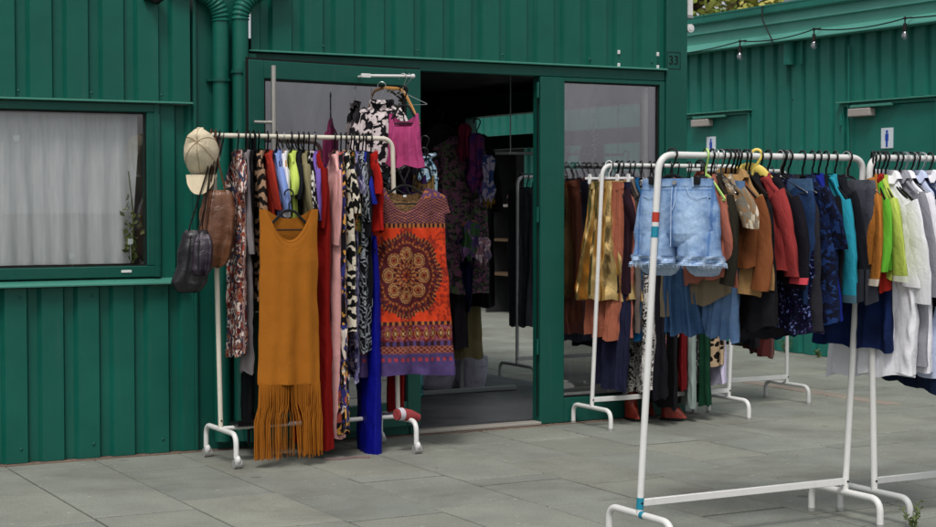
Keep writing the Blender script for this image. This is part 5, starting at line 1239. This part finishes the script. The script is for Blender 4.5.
# --- inside the shop
T = thing('garment_stand', 'grey steel T-stand inside the shop doorway', 'clothes rack', (5.37, 9.86, 0.03))
k = MB(); k.tube([(0, 0, 0.02), (0, 0, 1.62)], .014, 12); obj('post', k, M['grey_tube'], T)
k = MB(); k.box((-.42, -.022, 0.0), (.42, .022, .03), .004); obj('base', k, M['grey_tube'], T)
k = MB(); k.tube([(-.3, 0, 1.62), (.35, 0, 1.62)], .011, 12); obj('hanging_bar', k, M['grey_tube'], T)
def inn(kind, X, Y, zb, zh, mat, label, name, cat, w=.2, rz=-28, **k):
    seed = int(X * 1000 + Y * 77) % 997; t = thing(name, label, cat, (X, Y, zb), math.radians(rz), 'clothes inside the shop')
    L = zh - zb; fo = k.get('fold', (.006, .03)); th = k.get('thick', .04)
    rows = [(-.03, .05, .02), (-.06, .09, .025), (-.10, w * .95, th * .6), (-.2, w, th), (L, w * k.get('flare', 1.1), th * 1.3)]
    obj('body', loft(rows, seed, fo, nrow=50, sway=k.get('lean', 0)), mat, t)
    if k.get('sl'):
        for sx in (-1, 1): obj('sleeve', sleeve(sx, w, k['sl'], seed + sx, .03), mat, t)
    hanger('black', (X, Y, zb + .06), math.radians(rz), w * .8, 'black hanger inside the shop under ' + k['short'])
    return t
inn('d', 5.16, 9.77, 1.86, 0.35, P_('38323a'), 'long black dress on the stand inside the doorway', 'black_dress', 'dress', .17, short='the long black dress')
inn('d', 5.23, 9.63, 1.78, 0.72, FB('floral', '5e4c62', '966e7e', 'b06e94', '40463f', '70885e'), 'dark plum and olive print dress on the stand', 'plum_dress', 'dress', .18, short='the dark plum print dress')
inn('d', 5.30, 9.89, 1.12, 0.27, P_('958a62', wr=2.0), 'olive green crushed velvet skirt hanging low in the doorway', 'olive_skirt', 'skirt', .20, short='the olive crushed velvet skirt', fold=(.006, .02))
inn('d', 5.44, 9.77, 1.80, 0.62, P_('1c1a20'), 'black top at the right of the doorway stand', 'black_tunic', 'tunic', .11, short='the black tunic', sl=.4)
inn('d', 5.02, 10.02, 1.75, 0.60, P_('43343c'), 'dim aubergine coat deepest in the doorway', 'aubergine_coat', 'coat', .2, short='the aubergine coat', sl=.5)
inn('d', 4.80, 10.17, 1.75, 0.70, P_('20242e'), 'dim navy coat behind the orange dress inside the shop', 'navy_coat', 'coat', .2, short='the dim navy coat', sl=.5)
inn('d', 5.26, 9.57, 1.12, 0.60, P_('202a5a'), 'indigo scarf pointing down below the plum print dress', 'indigo_scarf', 'scarf', .06, short='the indigo scarf', flare=.2)
# scarves bundled on the stand
def scarf(name, label, X, Y, z0, z1, w, mat, seed, lean=0.0):
    t = thing(name, label, 'scarf', (X, Y, z0), math.radians(-28), 'scarves on the stand in the doorway')
    rows = [(0, w * .5, w * .45), (-.03, w * .9, w * .7), ((z1 - z0) * .5, w * .75, w * .7), ((z1 - z0) * .8, w, w * .7), (z1 - z0, w * .7, w * .4)]
    obj('cloth', loft(rows, seed, (.006, .022), (3, 6), nrow=34, nseg=48, sway=lean, hem=.02), mat, t)
scarf('purple_scarf', 'purple and magenta scarf knotted at the top of the doorway stand', 5.22, 9.40, 1.76, 1.40, 0.068, FB('floral', '5a2a60', '80386e', '3e2042', '4e3478', scale=.5), 3)
scarf('violet_scarf', 'violet blue and cream scarf hanging below the purple one', 5.29, 9.37, 1.62, 1.34, 0.061, FB('floral', '6a6aa6', 'b8b0c8', '5a3270', '3c5896', scale=.5), 5)
scarf('wine_scarf', 'wine coloured scarf peeking at the very top of the stand', 5.17, 9.45, 1.82, 1.60, 0.054, P_('8a2a4a'), 7)
scarf('striped_scarf', 'scarf in green, lilac and orange at mid height of the stand', 5.17, 9.37, 1.20, 0.96, 0.068, FB('floral', '9a76a6', '4a724a', 'c8704a', '5e4c86', scale=.5), 9)
scarf('pink_scarf', 'pale pink and grey scarf hanging lowest of the bundle', 5.25, 9.35, 1.09, 0.94, 0.061, FB('floral', 'c095a5', 'e0d0d8', '9080a0', scale=.6), 11)
scarf('yellow_scarf', 'mustard tinted scarf end beside the violet blue one', 5.32, 9.39, 1.39, 1.30, 0.041, P_('b08a3a'), 13)
# white sacks on the shop floor
def sack(X, Y, r, h, label, seed, mat):
    t = thing('white_sack', label, 'sack', (X, Y, .03), 0, 'white sacks on the shop floor')
    k = MB(); n_, m_ = 40, 20; vs = []
    for j in range(m_ + 1):
        v = j / m_; rad = r * (0.86 + .25 * math.sin(v * PI * .9)) * (1 if v < .85 else 1 - (v - .85) * 4.5)
        for i in range(n_):
            a = 2 * PI * i / n_; w = 1 + .10 * noise.noise(Vector((math.cos(a) * 2, math.sin(a) * 2, v * 5 + seed))) + .05 * noise.noise(Vector((math.cos(a) * 6, math.sin(a) * 6, v * 12 + seed)))
            vs.append((rad * w * math.cos(a) * 1.3, rad * w * math.sin(a), v * h))
    fs = [(j * n_ + i, j * n_ + (i + 1) % n_, (j + 1) * n_ + (i + 1) % n_, (j + 1) * n_ + i) for j in range(m_) for i in range(n_)] + [tuple(m_ * n_ + i for i in range(n_))]
    k.add(vs, fs, [[(vs[q][0], vs[q][2]) for q in f] for f in fs]); obj('bag_body', k, mat, t)
    k = MB(); k.tube([(0, 0, h * .97), (0.01, 0, h + .04)], [.02, .04], 12); obj('tied_neck', k, mat, t)
f_sack = P_('b9b6c6', wr=2)
sack(5.10, 10.15, .10, .26, 'white plastic sack left of the grey stand post', 1, f_sack); sack(5.36, 10.21, .11, .24, 'white plastic sack right behind the grey stand post', 2, f_sack); sack(5.60, 10.15, .09, .25, 'white plastic sack nearest the side doorway', 3, f_sack)
t = thing('green_tub', 'small green tub at the foot of the grey stand', 'tub', (4.70, 9.45, .03)); k = MB(); k.tube([(0, 0, 0), (0, 0, .03)], [.02, .024], 16); obj('body', k, P_('1f7a4e'), t)
k = MB(); k.tube([(0, 0, .0305), (0, 0, .036)], .0255, 16); obj('lid', k, P_('2a8a5a'), t)
x = fx(414, 8.75); t = thing('teal_printed_scarf', 'teal and black printed scarf dangling below the orange dress', 'scarf', (x, 8.75, .62)); obj('cloth', loft([(0, .045, .012), (-.1, .05, .02), (-.46, .055, .02)], 8, (.003, .012), nrow=30), FB('floral', '1f6a78', '14404a', '0f1a1e', '5aa0a8', scale=.8), t)
x = fx(405, 8.7); t = thing('dotted_scarf', 'black and cream dotted scarf end beside the teal printed one', 'scarf', (x, 8.7, .64)); obj('cloth', loft([(0, .03, .01), (-.1, .035, .015), (-.30, .04, .015)], 18, (.003, .01), nrow=24), FB('spots', '17130f', 'b9a88c', scale=.7), t)

# --- bundle on the foot rail of the castor rack
bx_, by_ = 3.93, 7.84
t = thing('rolled_towel', 'salmon and white rolled towel lying on the castor rack foot', 'towel', (bx_, by_, .203), math.radians(15))
k = MB(); k.tube([(-.06, 0, .0), (-.02, 0, .0), (.04, 0, -.012), (.095, 0, -.03)], [.028, .032, .030, .020], 20); k.v = [(x, y, z + .006 * noise.noise(Vector((x * 40, y * 40, z * 40)))) for x, y, z in k.v]; obj('roll', k, P_('a8484a'), t)
k = MB(); k.tube([(-.052, 0, .001), (-.02, 0, .001)], [.0325, .0345], 20, False); obj('white_band', k, P_('c8c2ca'), t)
t = thing('crimson_cloth', 'crimson cloth hanging beside the rolled towel', 'cloth', (fx(396, 8.02), 8.02, .70)); obj('fabric', loft([(0, .03, .012), (-.1, .04, .02), (-.5, .05, .022)], 21, (.004, .012), nrow=24), P_('8a1216'), t)
k = MB(); k.tube([(3.45, 7.80, .003), (3.52, 7.76, .003), (3.62, 7.78, .004), (3.68, 7.74, .003)], .009, 8, True, .25); tag(obj('pink_ribbon', k, P_('8a7472'), None), 'pink ribbon trailing on the paving under the floral dress', 'ribbon')
k = MB(); k.box((3.02, 7.90, .186), (3.30, 8.03, .20), .003); k.box((3.02, 7.90, .2005), (3.30, 7.905, .215)); tag(obj('black_tray', k, M['black_plastic'], None, False), 'thin black tray lying on the lower bar of the castor rack', 'tray')

# --- red boots under the window rack
def boot(x, y, rz, label, seed):
    t = thing('ankle_boot', label, 'boot', (x, y, 0), rz, 'red boots under the window rack'); m = leather_red
    k = MB(); prof = [(-.035, .0, .05, .036), (-.03, .05, .045, .036), (-.03, .11, .045, .037), (-.028, .17, .05, .042)]
    vs = []; n_ = 24; rows = []
    for j in range(14):
        z = .018 + j * .0145; q = j / 13
        toe = .085 * max(0, 1 - (z - .018) / .075) ** .6
        for i in range(n_):
            a = 2 * PI * i / n_; c, s = math.cos(a), math.sin(a)
            lx = (.04 + .006 * q) * c + (toe * max(0, c) ** 1.3) - .02; wy = (.036 + .006 * q) * s * (1 - .35 * (toe / .085) * max(0, c) ** 2)
            r_ = 1 + .03 * noise.noise(Vector((c * 3, s * 3, z * 60 + seed))); vs.append((lx * r_, wy * r_, z))
    k.add(vs, [(j * n_ + i, j * n_ + (i + 1) % n_, (j + 1) * n_ + (i + 1) % n_, (j + 1) * n_ + i) for j in range(13) for i in range(n_)] + [tuple(range(n_))])
    obj('shaft', k, m, t)
    k = MB(); k.prism([(-.06, -.03), (-.02, -.036), (.045, -.036), (.082, -.02), (.09, 0), (.082, .02), (.045, .036), (-.02, .036), (-.06, .03)], 'z', .008, .018); obj('sole', k, M['black_plastic'], t)
    k = MB(); k.box((-.062, -.028, 0), (-.015, .028, .0085)); obj('heel', k, M['black_plastic'], t)
leather_red = leather('red_leather', '7c2414', .45)
for px_, py_, a, lb, sd_ in ((636, 421, -100, 'red leather ankle boot below the speckled dress', 1), (650, 417, -95, 'red boot half hidden behind the taped upright', 2), (675, 421, -60, 'red boot with its toe turned toward the passage', 3)):
    p = onZ(px_, py_); boot(p.x, p.y + .04, math.radians(a), lb, sd_)

# --- clothes seen through the shop window
for i, (px_, hem, col_, lab, nm, ct, w) in enumerate(((566, 322, '3a352c', 'dark olive coat seen through the shop window beside the frame', 'olive_coat', 'coat', .12), (578, 340, '6f7c90', 'pale grey blue shirt seen through the shop window', 'grey_blue_shirt', 'shirt', .13), (590, 345, '3c3230', 'brown skirt seen through the shop window', 'brown_skirt', 'skirt', .12), (626, 330, '24242c', 'dark coat inside the shop behind the gold skirt', 'dark_coat', 'coat', .16))):
    x = fx(px_, 8.95); z = 1.56; t = thing(nm, lab, ct, (x, 8.95, z), math.radians(-70), 'clothes behind the shop window'); zz = fz(px_, hem, 8.95)
    obj('body', loft([(-.04, .05, .02), (-.1, w * .9, .02), (-.2, w, .03), (zz - z, w * 1.1, .04)], 60 + i, (.004, .02), nrow=40), P_(col_), t)
    hanger('black', (x, 8.95, 1.633), math.radians(-70), w * .8, 'black hanger behind the window glass under the ' + nm.replace('_', ' '))
t = thing('wall_rail', 'thin clothes rail behind the shop window glass', 'clothes rail', (5.6, 8.95, 1.62)); k = MB(); k.tube([(-.4, 0, 0), (.45, 0, 0)], .009, 10); obj('rail', k, M['grey_tube'], t)
k = MB(); k.tube([(-.38, 0, 0), (-.38, 0, .53)], .004, 6); obj('hook', k, M['grey_tube'], t); k = MB(); k.tube([(.42, 0, 0), (.42, 0, .53)], .004, 6); obj('hook', k, M['grey_tube'], t)
# --- string of glass beads behind the window
t = thing('bead_string', 'glittering string of glass beads hanging behind the shop window', 'ornament', (fx(594, 8.6), 8.6, 2.0)); k = MB(); rr = random.Random(3)
for i in range(60): k.ball((rr.gauss(0, .012), rr.gauss(0, .006), -.22 - i * .009 + .1), rr.uniform(.003, .006), 6, 5)
o = obj('beads', k, M['white_plastic'], t); o['kind'] = 'stuff'; k = MB(); k.tube([(0, 0, .15), (0, 0, -.66)], .001, 5); obj('thread', k, M['grey_tube'], t)

# --- rack with grey trousers out in the side passage, seen through the doorway
S_ = clothes_rack('curved white rack with grey trousers in the side passage, seen through the shop', (6.23, 10.58), .9, 0.0, (M['old_tube'], M['old_tube']), .25, 1.50)
def pas(kind, X, mat, label, name, cat, w, zh, **k):
    t = thing(name, label, cat, (X, 10.58, 1.5125), math.radians(-72), 'trousers in the side passage'); hanger('black', (X, 10.58, 1.5125), math.radians(-72), .15, 'black hanger in the side passage above ' + k['short'])
    obj('body', loft([(-.11, w, .016), (-.3, w * 1.1, .02), (zh - 1.51, w * .9, .03)], int(X * 50), (.003, .012), nrow=30), mat, t); obj('waistband', loft([(-.10, w + .003, .018), (-.14, w + .004, .02)], int(X * 50), (.001, .002), nrow=3), mat, t)
pas('t', 6.265, P_('50545c'), 'slate grey trousers first on the passage rack', 'grey_trousers', 'trousers', .13, .40, short='the slate grey trousers')
pas('t', 6.31, P_('3a3c44'), 'darker grey trousers second on the passage rack', 'dark_trousers', 'trousers', .14, .44, short='the darker grey trousers')
pas('t', 6.36, P_('24262c'), 'near black trousers third on the passage rack', 'black_trousers', 'trousers', .15, .5, short='the near black trousers')
M['shelf_wood'] = paint('dull_shelf_wood', '5e4a36', 0.6, 0.2, False)
# --- stall goods at the far end of the passage
t = thing('stall_shelf', 'wooden shelf unit with white crockery in the far stall', 'shelf', (9.9, 16.3, 0)); 
for z in (.45, .85, 1.25): k = MB(); k.box((-.2, -.9, z), (.2, .9, z + .03)); obj('shelf', k, M['shelf_wood'] if z < 1 else M['closer'], t, False)
for y in (-.9, .88): k = MB(); k.box((-.2, y, 0), (.2, y + .03, 1.9)); obj('side_panel', k, M['dark_int'], t, False)
rr = random.Random(6)
for i in range(9):
    z = (.4805, .8805, 1.2805)[i % 3]; y = 16.3 - .7 + i * .16; k = MB(); h_ = rr.uniform(.08, .18); k.tube([(9.85, y, z), (9.85, y, z + h_ * .8), (9.85, y, z + h_)], [.035, .045, .03], 14)
    nm = ('jug', 'mug', 'jar')[i % 3]; tag(obj(nm, k, M['white_plastic'] if i % 4 else M['brown_lea'], None), 'small %s %s on the %s board of the far stall shelf' % ('white' if i % 4 else 'brown', nm, ('lowest', 'middle', 'top')[i % 3]), nm, 'crockery on the far stall shelf')
